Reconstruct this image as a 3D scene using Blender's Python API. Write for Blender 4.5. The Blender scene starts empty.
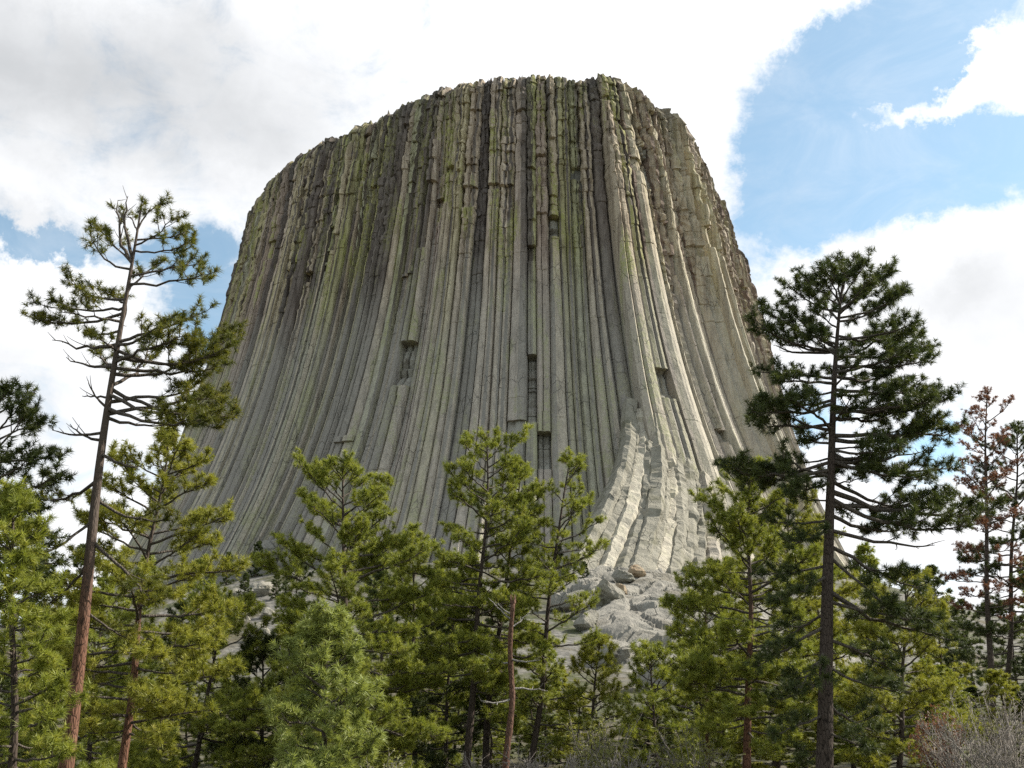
import bpy, math, random
import numpy as np
from mathutils import Vector

C = bpy.context.scene
COL = C.collection
rad = math.radians

# ------------------------------------------------------------------ camera
PITCH = rad(22.0)
FPX = 996.0
CAMZ = 1.6
cam = bpy.data.cameras.new("camera")
cam.lens = 36.0 * FPX / 1024.0
cam.sensor_width = 36.0
cam.clip_start = 0.1
cam.clip_end = 20000.0
cam_o = bpy.data.objects.new("camera", cam)
cam_o.location = (0, 0, CAMZ)
cam_o.rotation_euler = (math.pi / 2 + PITCH, 0, 0)
COL.objects.link(cam_o)
C.camera = cam_o

# ------------------------------------------------------------------ exposure
C.view_settings.view_transform = 'Standard'
C.view_settings.look = 'None'
C.view_settings.gamma = 1.0
C.view_settings.use_curve_mapping = False
C.view_settings.exposure = 0.88
C.cycles.use_denoising = False
C.cycles.max_bounces = 6
C.cycles.transparent_max_bounces = 4
C.cycles.transmission_bounces = 4
C.cycles.diffuse_bounces = 3
C.cycles.sample_clamp_indirect = 6

# ------------------------------------------------------------------ sun
SUN_EL = rad(41)
SUN_AZ = rad(76)      # clockwise from +Y towards +X
S = Vector((math.sin(SUN_AZ) * math.cos(SUN_EL), math.cos(SUN_AZ) * math.cos(SUN_EL), math.sin(SUN_EL)))
sl = bpy.data.lights.new("sun", 'SUN')
sl.energy = 5.0
sl.angle = rad(0.5)
sl.color = (1.0, 0.95, 0.86)
so = bpy.data.objects.new("sun", sl)
so.rotation_euler = S.to_track_quat('Z', 'Y').to_euler()
COL.objects.link(so)


# ------------------------------------------------------------------ pixel geometry helpers
def ray(px, py):
    X = (px - 512) / FPX
    Y = (384 - py) / FPX
    return np.array([X, math.cos(PITCH) - Y * math.sin(PITCH), math.sin(PITCH) + Y * math.cos(PITCH)])


def W(px, py, yy):
    r = ray(px, py)
    return r * (yy / r[1]) + np.array([0, 0, CAMZ])


def proj(p):
    p = np.asarray(p, float)
    x, y, z = p[..., 0], p[..., 1], p[..., 2] - CAMZ
    d = y * math.cos(PITCH) + z * math.sin(PITCH)
    u = -y * math.sin(PITCH) + z * math.cos(PITCH)
    return np.stack([512 + FPX * x / d, 384 - FPX * u / d], -1)


# ------------------------------------------------------------------ world: sky with clouds
class NT:
    def __init__(self, tree):
        self.t = tree
        self.n = tree.nodes
        self.l = tree.links

    def put(self, sock, v):
        if isinstance(v, bpy.types.NodeSocket):
            self.l.new(v, sock)
        elif v is not None:
            sock.default_value = v

    def math(self, op, a, b=None, c=None, clamp=False):
        n = self.n.new('ShaderNodeMath')
        n.operation = op
        n.use_clamp = clamp
        for i, v in enumerate((a, b, c)):
            if v is not None:
                self.put(n.inputs[i], v)
        return n.outputs[0]

    def dot(self, a, vec):
        n = self.n.new('ShaderNodeVectorMath')
        n.operation = 'DOT_PRODUCT'
        self.put(n.inputs[0], a)
        n.inputs[1].default_value = tuple(vec)
        return n.outputs['Value']

    def mapping(self, vec, scale=(1, 1, 1), loc=(0, 0, 0), rot=(0, 0, 0)):
        n = self.n.new('ShaderNodeMapping')
        self.put(n.inputs['Vector'], vec)
        n.inputs['Scale'].default_value = scale
        n.inputs['Location'].default_value = loc
        n.inputs['Rotation'].default_value = rot
        return n.outputs[0]

    def noise(self, vec, scale, detail=4, rough=0.5, dist=0.0):
        n = self.n.new('ShaderNodeTexNoise')
        self.put(n.inputs['Vector'], vec)
        n.inputs['Scale'].default_value = scale
        n.inputs['Detail'].default_value = detail
        n.inputs['Roughness'].default_value = rough
        n.inputs['Distortion'].default_value = dist
        return n.outputs[0]

    def voro(self, vec, scale, feature='F1', out='Distance'):
        n = self.n.new('ShaderNodeTexVoronoi')
        n.feature = feature
        self.put(n.inputs['Vector'], vec)
        n.inputs['Scale'].default_value = scale
        return n.outputs[out]

    def ramp(self, f, stops, interp='LINEAR'):
        n = self.n.new('ShaderNodeValToRGB')
        n.color_ramp.interpolation = interp
        e = n.color_ramp.elements
        while len(e) > 1:
            e.remove(e[0])
        e[0].position = stops[0][0]
        e[0].color = (*stops[0][1], 1) if not isinstance(stops[0][1], (int, float)) else (stops[0][1],) * 3 + (1,)
        for p, c in stops[1:]:
            k = e.new(p)
            k.color = (*c, 1) if not isinstance(c, (int, float)) else (c, c, c, 1)
        self.put(n.inputs[0], f)
        return n.outputs[0]

    def mix(self, f, a, b, mode='MIX'):
        n = self.n.new('ShaderNodeMix')
        n.data_type = 'RGBA'
        n.blend_type = mode
        n.clamp_factor = True
        ins = [s for s in n.inputs if s.type == 'RGBA']
        self.put(n.inputs[0], f)
        for s, v in zip(ins, (a, b)):
            if isinstance(v, tuple) and len(v) == 3:
                v = (*v, 1)
            self.put(s, v)
        return [o for o in n.outputs if o.type == 'RGBA'][0]

    def maprange(self, f, a, b, c=0.0, d=1.0, smooth=True):
        n = self.n.new('ShaderNodeMapRange')
        n.interpolation_type = 'SMOOTHSTEP' if smooth else 'LINEAR'
        self.put(n.inputs[0], f)
        for i, v in enumerate((a, b, c, d)):
            n.inputs[1 + i].default_value = v
        return n.outputs[0]


world = bpy.data.worlds.new("World")
C.world = world
world.use_nodes = True
wt = NT(world.node_tree)
for n in list(wt.n):
    wt.n.remove(n)
wout = wt.n.new('ShaderNodeOutputWorld')
bg = wt.n.new('ShaderNodeBackground')
bg.inputs['Strength'].default_value = 0.1
wt.l.new(bg.outputs[0], wout.inputs[0])
sky = wt.n.new('ShaderNodeTexSky')
sky.sky_type = 'NISHITA'
sky.sun_disc = False
sky.sun_elevation = SUN_EL
sky.sun_rotation = SUN_AZ
sky.altitude = 1300
sky.air_density = 1.0
sky.dust_density = 1.2
sky.ozone_density = 1.0
tc = wt.n.new('ShaderNodeTexCoord')
D = tc.outputs['Generated']


def sky_bump(px, py, rx, ry, amp, rot=0.0):
    """a soft elliptical patch of the sky round one compass direction and height, in angles"""
    c = ray(px, py)
    c /= np.linalg.norm(c)
    e1 = np.cross(c, (0, 0, 1.0))
    e1 /= np.linalg.norm(e1)
    e2 = np.cross(e1, c)
    a = rad(rot)
    f1 = math.cos(a) * e1 + math.sin(a) * e2
    f2 = -math.sin(a) * e1 + math.cos(a) * e2
    u = wt.dot(Dw, f1 / (rx / FPX))
    v = wt.dot(Dw, f2 / (ry / FPX))
    q = wt.math('ADD', wt.math('MULTIPLY', u, u), wt.math('MULTIPLY', v, v))
    g = wt.math('POWER', 2.718, wt.math('MULTIPLY', q, -1.0))
    front = wt.math('GREATER_THAN', wt.dot(D, c), 0.0)
    return wt.math('MULTIPLY', wt.math('MULTIPLY', g, front), amp)


# warp the direction a little so that patch outlines are ragged
nz = wt.n.new('ShaderNodeTexNoise')
wt.put(nz.inputs['Vector'], D)
nz.inputs['Scale'].default_value = 7.0
nz.inputs['Detail'].default_value = 8
nz.inputs['Roughness'].default_value = 0.68
vm = wt.n.new('ShaderNodeVectorMath')
vm.operation = 'MULTIPLY_ADD'
wt.put(vm.inputs[0], nz.outputs['Color'])
vm.inputs[1].default_value = (0.15, 0.15, 0.15)
sub = wt.n.new('ShaderNodeVectorMath')
sub.operation = 'SUBTRACT'
wt.put(sub.inputs[0], D)
sub.inputs[1].default_value = (0.075, 0.075, 0.075)
wt.put(vm.inputs[2], sub.outputs[0])
Dw = vm.outputs[0]

terms = [
    # blue gaps
    (850, 150, 100, 95, -1.22, 0), (955, 150, 120, 45, -1.02, 0), (930, 25, 90, 50, -1.09, 0), (1050, 20, 120, 40, -0.64, 0),
    (785, 180, 45, 70, -1.02, 20), (1060, 190, 60, 40, -0.77, 0), (900, 110, 60, 60, -0.51, 0),
    (45, 246, 75, 13, -1.09, 5), (200, 285, 38, 50, -1.22, 0), (160, 245, 60, 16, -0.70, 0), (940, 440, 32, 30, -0.96, 0), (800, 415, 30, 30, -0.64, 0),
    (225, 330, 26, 45, -0.58, 0),
    # the cloud that stands in the blue
    (930, 90, 66, 21, 1.7, 8), (990, 70, 55, 29, 1.2, 25), (880, 96, 26, 14, 0.7, 0), (1030, 100, 40, 18, 0.8, 0),
    (800, 18, 60, 22, 0.5, 10),
    (900, 270, 140, 55, 0.8, 0), (1000, 290, 80, 70, 0.6, 0), (700, 110, 50, 110, 0.6, 0), (790, 10, 60, 25, 0.5, 10), (60, 300, 60, 24, 0.5, 0),
]
tot = None
for t in terms:
    b = sky_bump(*t)
    tot = b if tot is None else wt.math('ADD', tot, b)
n1 = wt.noise(wt.mapping(D, (1, 1, 1.3), (3.1, 0.4, 1.7)), 3.2, 8, 0.58, 0.2)
n2 = wt.noise(D, 14.0, 7, 0.62, 0.3)
dens = wt.math('ADD', wt.math('ADD', tot, 0.80), wt.math('MULTIPLY', wt.math('SUBTRACT', n1, 0.5), 0.9))
dens = wt.math('ADD', dens, wt.math('MULTIPLY', wt.math('SUBTRACT', n2, 0.5), 1.2))
n4 = wt.noise(wt.mapping(D, (1.0, 1.0, 2.0), (1.0, 5.0, 0)), 9.0, 8, 0.66, 0.8)
dens = wt.math('ADD', dens, wt.math('MULTIPLY', wt.math('SUBTRACT', n4, 0.5), 1.5))
# unseen cloud behind the viewer and overhead is thinned to lower the fill light
front = wt.maprange(wt.dot(D, (0, 0.93, 0.37)), 0.35, 0.75, -0.42, 0.0)
dens = wt.math('ADD', dens, front)
cover = wt.maprange(dens, -0.2, 0.85)
veil = wt.math('MULTIPLY', wt.maprange(n4, 0.35, 0.8, 0.10, 0.30), wt.maprange(front, -0.42, 0.0))
cover = wt.math('MAXIMUM', cover, veil)
# thick parts of the cloud sheet are grey underneath
gtot = None
for t in [(30, 60, 190, 110, 0.75, 0), (200, 40, 160, 60, 0.28, 0), (260, 150, 90, 40, 0.2, 0), (950, 280, 70, 30, 0.34, 0), (1010, 330, 60, 30, 0.25, 0), (60, 230, 120, 18, 0.3, 0), (-100, 300, 160, 100, 0.3, 0)]:
    b = sky_bump(*t)
    gtot = b if gtot is None else wt.math('ADD', gtot, b)
n3 = wt.noise(wt.mapping(D, (1, 1, 1.6), (7.0, 2.0, 0)), 4.0, 6, 0.55, 0.2)
grey = wt.math('ADD', gtot, wt.math('MULTIPLY', wt.math('SUBTRACT', n3, 0.47), 1.3))
cloud_col = wt.ramp(grey, [(0.0, (6.5, 6.52, 6.6)), (0.25, (5.7, 5.78, 5.9)), (0.8, (3.7, 3.8, 3.92)), (1.0, (3.3, 3.42, 3.55))])
sky_col = wt.mix(1.0, sky.outputs[0], (1.26, 1.44, 1.22), 'MULTIPLY')
wcol = wt.mix(cover, sky_col, cloud_col)
wt.l.new(wcol, bg.inputs['Color'])


# ------------------------------------------------------------------ mesh helpers
def mk(name, verts, faces, mat, parent=None, smooth=False, fmat=None):
    """faces: list of int arrays (m,k); links ONE mesh object"""
    me = bpy.data.meshes.new(name)
    verts = np.asarray(verts, np.float32).reshape(-1, 3)
    fl = [np.asarray(f, np.int32) for f in faces if len(f)]
    loops = np.concatenate([f.ravel() for f in fl])
    tot = np.concatenate([np.full(len(f), f.shape[1], np.int32) for f in fl])
    start = np.r_[0, np.cumsum(tot)[:-1]].astype(np.int32)
    me.vertices.add(len(verts))
    me.vertices.foreach_set('co', verts.ravel())
    me.loops.add(len(loops))
    me.loops.foreach_set('vertex_index', loops)
    me.polygons.add(len(tot))
    me.polygons.foreach_set('loop_start', start)
    me.polygons.foreach_set('loop_total', tot)
    me.polygons.foreach_set('use_smooth', np.full(len(tot), smooth, bool))
    mats = mat if isinstance(mat, (list, tuple)) else [mat]
    for m in mats:
        me.materials.append(m)
    if fmat is not None:
        me.polygons.foreach_set('material_index', np.asarray(fmat, np.int32))
    me.update(calc_edges=True)
    me.validate()
    o = bpy.data.objects.new(name, me)
    COL.objects.link(o)
    if parent is not None:
        o.parent = parent
    return o


def tag(o, label=None, cat=None, group=None, kind=None):
    if label:
        o['label'] = label
    if cat:
        o['category'] = cat
    if group:
        o['group'] = group
    if kind:
        o['kind'] = kind
    return o


def empty(name, loc):
    o = bpy.data.objects.new(name, None)
    o.location = tuple(float(v) for v in loc)
    o.empty_display_size = 0.5
    COL.objects.link(o)
    return o


class Geo:
    def __init__(self):
        self.v, self.f, self.n = [], [], 0

    def add(self, v, f):
        v = np.asarray(v, float).reshape(-1, 3)
        self.v.append(v)
        self.f += [np.asarray(q) + self.n for q in f]
        self.n += len(v)

    def build(self, name, mat, parent=None, smooth=False, off=(0, 0, 0)):
        return mk(name, np.concatenate(self.v) - np.asarray(off), self.f, mat, parent, smooth)


def tubes(P, Rd, sides=5, cap=True):
    """M polylines of K points -> tapered tubes"""
    P = np.asarray(P, float)
    M, K, _ = P.shape
    Rd = np.broadcast_to(np.asarray(Rd, float), (M, K))
    T = np.gradient(P, axis=1)
    T /= np.linalg.norm(T, axis=2, keepdims=True) + 1e-9
    up = np.where(np.abs(T[..., 2:3]) > 0.9, np.array([1.0, 0, 0]), np.array([0, 0, 1.0]))
    # one reference per polyline keeps the frames untwisted
    up = np.broadcast_to(up[:, :1], T.shape)
    A = np.cross(T, up)
    A /= np.linalg.norm(A, axis=2, keepdims=True) + 1e-9
    B = np.cross(T, A)
    ang = np.linspace(0, 2 * np.pi, sides, endpoint=False)
    V = P[:, :, None] + Rd[:, :, None, None] * (np.cos(ang)[None, None, :, None] * A[:, :, None] + np.sin(ang)[None, None, :, None] * B[:, :, None])
    idx = np.arange(M * K * sides).reshape(M, K, sides)
    a = idx[:, :-1]
    b = idx[:, 1:]
    q = np.stack([a, np.roll(a, -1, 2), np.roll(b, -1, 2), b], -1).reshape(-1, 4)
    faces = [q]
    if cap and sides >= 3:
        faces.append(idx[:, -1].reshape(M, sides))
    return V.reshape(-1, 3), faces


# ------------------------------------------------------------------ materials
def new_mat(name):
    m = bpy.data.materials.new(name)
    m.use_nodes = True
    t = NT(m.node_tree)
    for n in list(t.n):
        t.n.remove(n)
    out = t.n.new('ShaderNodeOutputMaterial')
    p = t.n.new('ShaderNodeBsdfPrincipled')
    t.l.new(p.outputs[0], out.inputs[0])
    p.inputs['Roughness'].default_value = 0.9
    p.inputs['Specular IOR Level'].default_value = 0.15
    return m, t, p, out


def bump(t, p, h, strength, dist):
    b = t.n.new('ShaderNodeBump')
    b.inputs['Strength'].default_value = strength
    b.inputs['Distance'].default_value = dist
    t.put(b.inputs['Height'], h)
    t.l.new(b.outputs[0], p.inputs['Normal'])


def objpos(t):
    return t.n.new('ShaderNodeTexCoord').outputs['Object']


def oinfo(t):
    return t.n.new('ShaderNodeObjectInfo').outputs['Random']


def sepz(t, v):
    n = t.n.new('ShaderNodeSeparateXYZ')
    t.put(n.inputs[0], v)
    return n.outputs[2]


def column_material(name, cols, lich, wz, dk=((0.038, 0.038, 0.035), (0.140, 0.139, 0.112)), wmix=0.86):
    m, t, p, out = new_mat(name)
    o = objpos(t)
    z = sepz(t, o)
    r = oinfo(t)
    base = t.ramp(r, [(i_ / (len(cols) - 1), c_) for i_, c_ in enumerate(cols)])
    # long streaks down the columns
    st = t.noise(t.mapping(o, (0.55, 0.55, 0.022)), 1.0, 6, 0.62)
    base = t.mix(t.maprange(st, 0.38, 0.68), base, t.mix(1.0, base, (0.52, 0.49, 0.48), 'MULTIPLY'))
    fs = t.noise(t.mapping(o, (1.6, 1.6, 0.05), (3, 1, 0)), 1.0, 5, 0.7)
    base = t.mix(t.math('MULTIPLY', t.maprange(fs, 0.40, 0.62), 0.5), t.mix(1.0, base, (1.12, 1.11, 1.07), 'MULTIPLY'), t.mix(1.0, base, (0.84, 0.83, 0.82), 'MULTIPLY'))
    # green-yellow lichen in streaks and specks
    li = t.noise(t.mapping(o, (0.16, 0.16, 0.010), (9, 4, 2)), 1.0, 5, 0.6)
    li2 = t.noise(o, 0.9, 5, 0.7)
    lf = t.math('MULTIPLY', t.maprange(li, 0.50, 0.61), t.maprange(li2, 0.34, 0.60))
    base = t.mix(t.math('MULTIPLY', lf, lich), base, (0.285, 0.285, 0.085))
    # the weathered upper third is darker and blotched
    wn = t.noise(t.mapping(o, (0.09, 0.09, 0.03)), 1.0, 5, 0.6)
    zz = t.math('ADD', z, t.math('MULTIPLY', t.math('SUBTRACT', wn, 0.5), 90.0))
    wf = t.maprange(zz, wz, wz + 58.0)
    bl = t.noise(t.mapping(o, (1, 1, 0.7)), 0.55, 7, 0.72)
    dark = t.mix(t.maprange(bl, 0.36, 0.64), dk[0], dk[1])
    yl = t.maprange(t.noise(o, 0.38, 6, 0.7), 0.53, 0.68)
    dark = t.mix(t.math('MULTIPLY', yl, 0.25 if wmix > .9 else 0.55), dark, (0.225, 0.215, 0.07))
    base = t.mix(t.math('MULTIPLY', wf, wmix), base, dark)
    # paler scoured foot
    ff = t.maprange(t.math('ADD', z, t.math('MULTIPLY', t.math('SUBTRACT', wn, 0.5), 60.0)), 120.0, 70.0)
    base = t.mix(t.math('MULTIPLY', ff, 0.5), base, (0.36, 0.34, 0.295))
    # grain: fine speckle of the stone and its crusts
    gr = t.noise(t.mapping(o, (1, 1, 0.6)), 1.9, 6, 0.75)
    base = t.mix(1.0, base, t.ramp(gr, [(0.30, 0.80), (0.5, 1.0), (0.70, 1.14)]), 'MULTIPLY')
    # blocky jointing of the weathered top
    jw = t.n.new('ShaderNodeVectorMath')
    jw.operation = 'MULTIPLY_ADD'
    jn = t.n.new('ShaderNodeTexNoise')
    t.put(jn.inputs['Vector'], o)
    jn.inputs['Scale'].default_value = 0.5
    jn.inputs['Detail'].default_value = 4
    t.put(jw.inputs[0], jn.outputs['Color'])
    jw.inputs[1].default_value = (2.2, 2.2, 2.2)
    t.put(jw.inputs[2], o)
    jv = t.voro(t.mapping(jw.outputs[0], (0.55, 0.55, 0.30)), 1.0, 'DISTANCE_TO_EDGE')
    jf = t.math('MULTIPLY', t.maprange(jv, 0.07, 0.0), t.math('MULTIPLY', wf, t.maprange(t.noise(o, 0.2, 3), 0.38, 0.6)))
    base = t.mix(t.math('MULTIPLY', jf, 0.75), base, (0.03, 0.028, 0.025))
    # hairline dark cracks
    cr = t.voro(t.mapping(o, (0.5, 0.5, 0.16)), 1.0, 'DISTANCE_TO_EDGE')
    crf = t.math('MULTIPLY', t.maprange(cr, 0.035, 0.0), t.maprange(t.noise(o, 0.12, 3), 0.5, 0.65))
    base = t.mix(t.math('MULTIPLY', crf, 0.5), base, (0.05, 0.047, 0.042))
    # few white bird-lime specks high up
    wh = t.math('MULTIPLY', t.maprange(t.noise(o, 1.1, 3, 0.6), 0.70, 0.76), t.math('MULTIPLY', wf, t.maprange(t.noise(o, 0.05, 2), 0.52, 0.62)))
    base = t.mix(wh, base, (0.6, 0.6, 0.58))
    t.l.new(base, p.inputs['Base Color'])
    b1 = t.noise(t.mapping(o, (1, 1, 0.35)), 0.9, 8, 0.7)
    hgt = t.math('SUBTRACT', b1, t.math('ADD', t.math('MULTIPLY', crf, 0.5), t.math('MULTIPLY', jf, 0.7)))
    bump(t, p, hgt, 0.7, 1.1)
    return m


def rock_material(name, c1, c2, c3, sc=0.25, crack=0.6):
    m, t, p, out = new_mat(name)
    o = objpos(t)
    a = t.noise(t.mapping(o, (1, 1, 0.5)), sc, 7, 0.66)
    base = t.mix(t.maprange(a, 0.35, 0.65), c1, c2)
    b = t.noise(o, sc * 0.6, 5, 0.6)
    base = t.mix(t.maprange(b, 0.52, 0.7), base, c3)
    wv = t.n.new('ShaderNodeVectorMath')
    wv.operation = 'MULTIPLY_ADD'
    nn_ = t.n.new('ShaderNodeTexNoise')
    t.put(nn_.inputs['Vector'], o)
    nn_.inputs['Scale'].default_value = sc * 0.7
    nn_.inputs['Detail'].default_value = 5
    t.put(wv.inputs[0], nn_.outputs['Color'])
    wv.inputs[1].default_value = (1.6 / sc,) * 3
    t.put(wv.inputs[2], o)
    cr = t.voro(t.mapping(wv.outputs[0], (1, 1, 0.28), (0, 0, 0), (0.5, 0.3, 0)), sc * 0.9, 'DISTANCE_TO_EDGE')
    crf = t.math('MULTIPLY', t.maprange(cr, 0.03, 0.0), t.maprange(t.noise(o, sc * 0.5, 3), 0.42, 0.6))
    base = t.mix(t.math('MULTIPLY', crf, crack), base, (0.07, 0.065, 0.055))
    t.l.new(base, p.inputs['Base Color'])
    h = t.math('SUBTRACT', t.noise(o, sc * 3, 8, 0.7), t.math('MULTIPLY', crf, 0.4))
    bump(t, p, h, 0.8, 0.25 / sc)
    return m


M_COL = column_material("columnar_rock", [(0.335, 0.261, 0.213), (0.419, 0.348, 0.255), (0.377, 0.310, 0.261), (0.474, 0.398, 0.285), (0.314, 0.242, 0.206), (0.419, 0.366, 0.218), (0.461, 0.380, 0.303), (0.362, 0.286, 0.230), (0.335, 0.315, 0.165), (0.29, 0.28, 0.15), (0.37, 0.35, 0.27)], 0.92, 166.0)
M_COL_DARK = column_material("purplish_columnar_rock", [(0.146, 0.120, 0.107), (0.177, 0.150, 0.128), (0.123, 0.104, 0.095), (0.169, 0.147, 0.116)], 0.45, 166.0)
M_LICHEN = column_material("lichen_streaked_rock", [(0.235, 0.215, 0.065), (0.235, 0.215, 0.065)], 1.0, 196.0)
M_FLANK = column_material("sunlit_pale_rock", [(0.36, 0.31, 0.235), (0.47, 0.42, 0.31), (0.33, 0.27, 0.22), (0.49, 0.44, 0.335), (0.44, 0.395, 0.30)], 0.3, 158.0, ((0.035, 0.031, 0.026), (0.135, 0.120, 0.092)), 0.94)  # cream flank rock; part of its sunlit brightness is put into the colour
M_FLANK_DARK = column_material("brown_columnar_rock", [(0.21, 0.16, 0.13), (0.25, 0.195, 0.155), (0.17, 0.13, 0.11)], 0.25, 158.0, ((0.028, 0.024, 0.021), (0.095, 0.08, 0.064)), 0.94)
M_FRESH = rock_material("fresh_rock", (0.22, 0.20, 0.165), (0.29, 0.275, 0.235), (0.14, 0.125, 0.10), 0.35, 0.3)
M_BUT = rock_material("buttress_rock", (0.225, 0.208, 0.165), (0.29, 0.268, 0.215), (0.165, 0.155, 0.11), 0.25, 0.7)
M_SLAB = rock_material("slab_rock", (0.22, 0.205, 0.175), (0.285, 0.265, 0.225), (0.165, 0.15, 0.12), 0.16, 0.6)
M_BOULD = rock_material("boulder_rock", (0.19, 0.175, 0.145), (0.265, 0.245, 0.20), (0.13, 0.12, 0.085), 0.9, 0.6)
M_RUST = rock_material("rusty_rock", (0.26, 0.18, 0.11), (0.33, 0.27, 0.19), (0.20, 0.11, 0.06), 0.4, 0.5)
M_CORE = rock_material("core_rock", (0.12, 0.115, 0.10), (0.17, 0.16, 0.135), (0.10, 0.095, 0.08), 0.15, 0.5)


def bark_material(name, c1, c2, dark, grey_up=None):
    m, t, p, out = new_mat(name)
    o = objpos(t)
    v = t.voro(t.mapping(o, (1, 1, 0.28)), 13.0, 'DISTANCE_TO_EDGE')
    n = t.noise(o, 6.0, 4, 0.6)
    base = t.mix(n, c1, c2)
    base = t.mix(t.maprange(v, 0.10, 0.0), base, dark)
    if grey_up is not None:
        z = sepz(t, o)
        base = t.mix(t.maprange(z, grey_up[0], grey_up[1]), base, grey_up[2])
    t.l.new(base, p.inputs['Base Color'])
    bump(t, p, t.math('ADD', v, t.math('MULTIPLY', n, 0.4)), 0.9, 0.05)
    return m


M_BARK = bark_material("dark_bark", (0.055, 0.040, 0.032), (0.09, 0.068, 0.054), (0.018, 0.013, 0.010))
M_BARK_RED = bark_material("orange_bark", (0.13, 0.062, 0.038), (0.19, 0.10, 0.065), (0.03, 0.016, 0.011), (5.0, 9.0, (0.085, 0.065, 0.052)))
M_LIMB = bark_material("limb_bark", (0.085, 0.068, 0.055), (0.13, 0.11, 0.09), (0.03, 0.024, 0.02))
M_DEADW = bark_material("dead_wood", (0.26, 0.235, 0.21), (0.34, 0.32, 0.29), (0.10, 0.09, 0.08))
M_SNAG = bark_material("snag_wood", (0.12, 0.06, 0.04), (0.18, 0.105, 0.075), (0.03, 0.018, 0.012))


def needle_material(name, c1, c2, c3, transl=0.34):
    m, t, p, out = new_mat(name)
    o = objpos(t)
    r = oinfo(t)
    a = t.noise(o, 1.3, 4, 0.6)
    base = t.mix(t.maprange(a, 0.35, 0.66), c1, c2)
    b = t.noise(o, 3.7, 3, 0.6)
    base = t.mix(t.math('MULTIPLY', t.maprange(b, 0.5, 0.72), 0.8), base, c3)
    t.l.new(base, p.inputs['Base Color'])
    p.inputs['Roughness'].default_value = 0.5
    p.inputs['Specular IOR Level'].default_value = 0.3
    tr = t.n.new('ShaderNodeBsdfTranslucent')
    t.l.new(t.mix(1.0, base, (1.15, 1.15, 0.7), 'MULTIPLY'), tr.inputs['Color'])
    mx = t.n.new('ShaderNodeMixShader')
    mx.inputs[0].default_value = transl
    t.l.new(p.outputs[0], mx.inputs[1])
    t.l.new(tr.outputs[0], mx.inputs[2])
    t.l.new(mx.outputs[0], out.inputs[0])
    return m


N_MID = needle_material("pine_needles", (0.177, 0.205, 0.034), (0.268, 0.285, 0.046), (0.353, 0.336, 0.068))
N_YEL = needle_material("yellowish_needles", (0.209, 0.220, 0.033), (0.297, 0.292, 0.046), (0.374, 0.336, 0.066))
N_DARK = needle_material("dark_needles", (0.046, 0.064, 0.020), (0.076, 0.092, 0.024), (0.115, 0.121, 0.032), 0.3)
N_OLIVE = needle_material("olive_needles", (0.071, 0.084, 0.015), (0.133, 0.135, 0.019), (0.228, 0.195, 0.033), 0.38)
N_BLUE = needle_material("young_needles", (0.207, 0.241, 0.067), (0.280, 0.308, 0.084), (0.336, 0.353, 0.101))
N_RED = needle_material("dead_needles", (0.17, 0.07, 0.042), (0.26, 0.12, 0.08), (0.12, 0.07, 0.05), 0.3)
N_LEAF = needle_material("spring_leaves", (0.196, 0.207, 0.057), (0.265, 0.253, 0.069), (0.161, 0.184, 0.057))
M_TWIG = bark_material("grey_twigs", (0.20, 0.17, 0.145), (0.28, 0.245, 0.21), (0.10, 0.085, 0.07))


def ground_material():
    m, t, p, out = new_mat("hill_ground")
    o = objpos(t)
    a = t.noise(o, 0.05, 6, 0.6)
    b = t.noise(o, 0.6, 6, 0.65)
    base = t.mix(t.maprange(a, 0.4, 0.6), (0.085, 0.072, 0.045), (0.05, 0.058, 0.022))
    base = t.mix(t.maprange(b, 0.45, 0.7), base, (0.115, 0.105, 0.085))
    v = t.voro(o, 0.7)
    z = sepz(t, o)
    tal = t.math('MULTIPLY', t.maprange(z, 4.0, 22.0), t.maprange(t.noise(o, 0.08, 4), 0.42, 0.56))
    base = t.mix(tal, base, t.mix(v, (0.19, 0.18, 0.16), (0.08, 0.075, 0.065)))
    t.l.new(base, p.inputs['Base Color'])
    bump(t, p, t.math('ADD', b, v), 0.7, 0.6)
    return m


M_GROUND = ground_material()

# ------------------------------------------------------------------ terrain
_RR = [0, 150, 175, 230, 280, 330, 370, 400, 430, 600, 1500, 4000, 9000]
_HH = [70, 66, 56, 34, 17, 8, 3.2, 0.9, 0.0, -3, -20, -45, -60]
_rs = np.random.RandomState(5)
_gk = [(_rs.uniform(0.02, 0.16), _rs.uniform(0, 6.28), _rs.uniform(0, 6.28)) for _ in range(14)]


def ground_h(x, y):
    x = np.asarray(x, float)
    y = np.asarray(y, float)
    rr = np.hypot(x, y - 430)
    h = np.interp(rr, _RR, _HH)
    n = 0
    for f, d, ph in _gk:
        n = n + np.sin(f * (x * math.cos(d) + y * math.sin(d)) + ph) * (0.05 / f) * 0.22
    return h + n * np.clip(np.hypot(x, y) / 60.0, 0.05, 1.0)


def axis(lo, hi, step, far):
    a = np.arange(lo, hi + 1e-6, step)
    e = [step * 1.3]
    while sum(e) < far:
        e.append(e[-1] * 1.25)
    c = np.cumsum(e)
    return np.r_[(lo - c)[::-1], a, hi + c]


gx = axis(-170, 170, 2.0, 9000)
gy = axis(-10, 290, 2.0, 9000)
GX, GY = np.meshgrid(gx, gy)
GZ = ground_h(GX, GY)
idx = np.arange(GX.size).reshape(GX.shape)
gf = np.stack([idx[:-1, :-1], idx[:-1, 1:], idx[1:, 1:], idx[1:, :-1]], -1).reshape(-1, 4)
ground = mk("ground", np.stack([GX, GY, GZ], -1), [gf], M_GROUND, smooth=True)
tag(ground, kind='structure')

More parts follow.
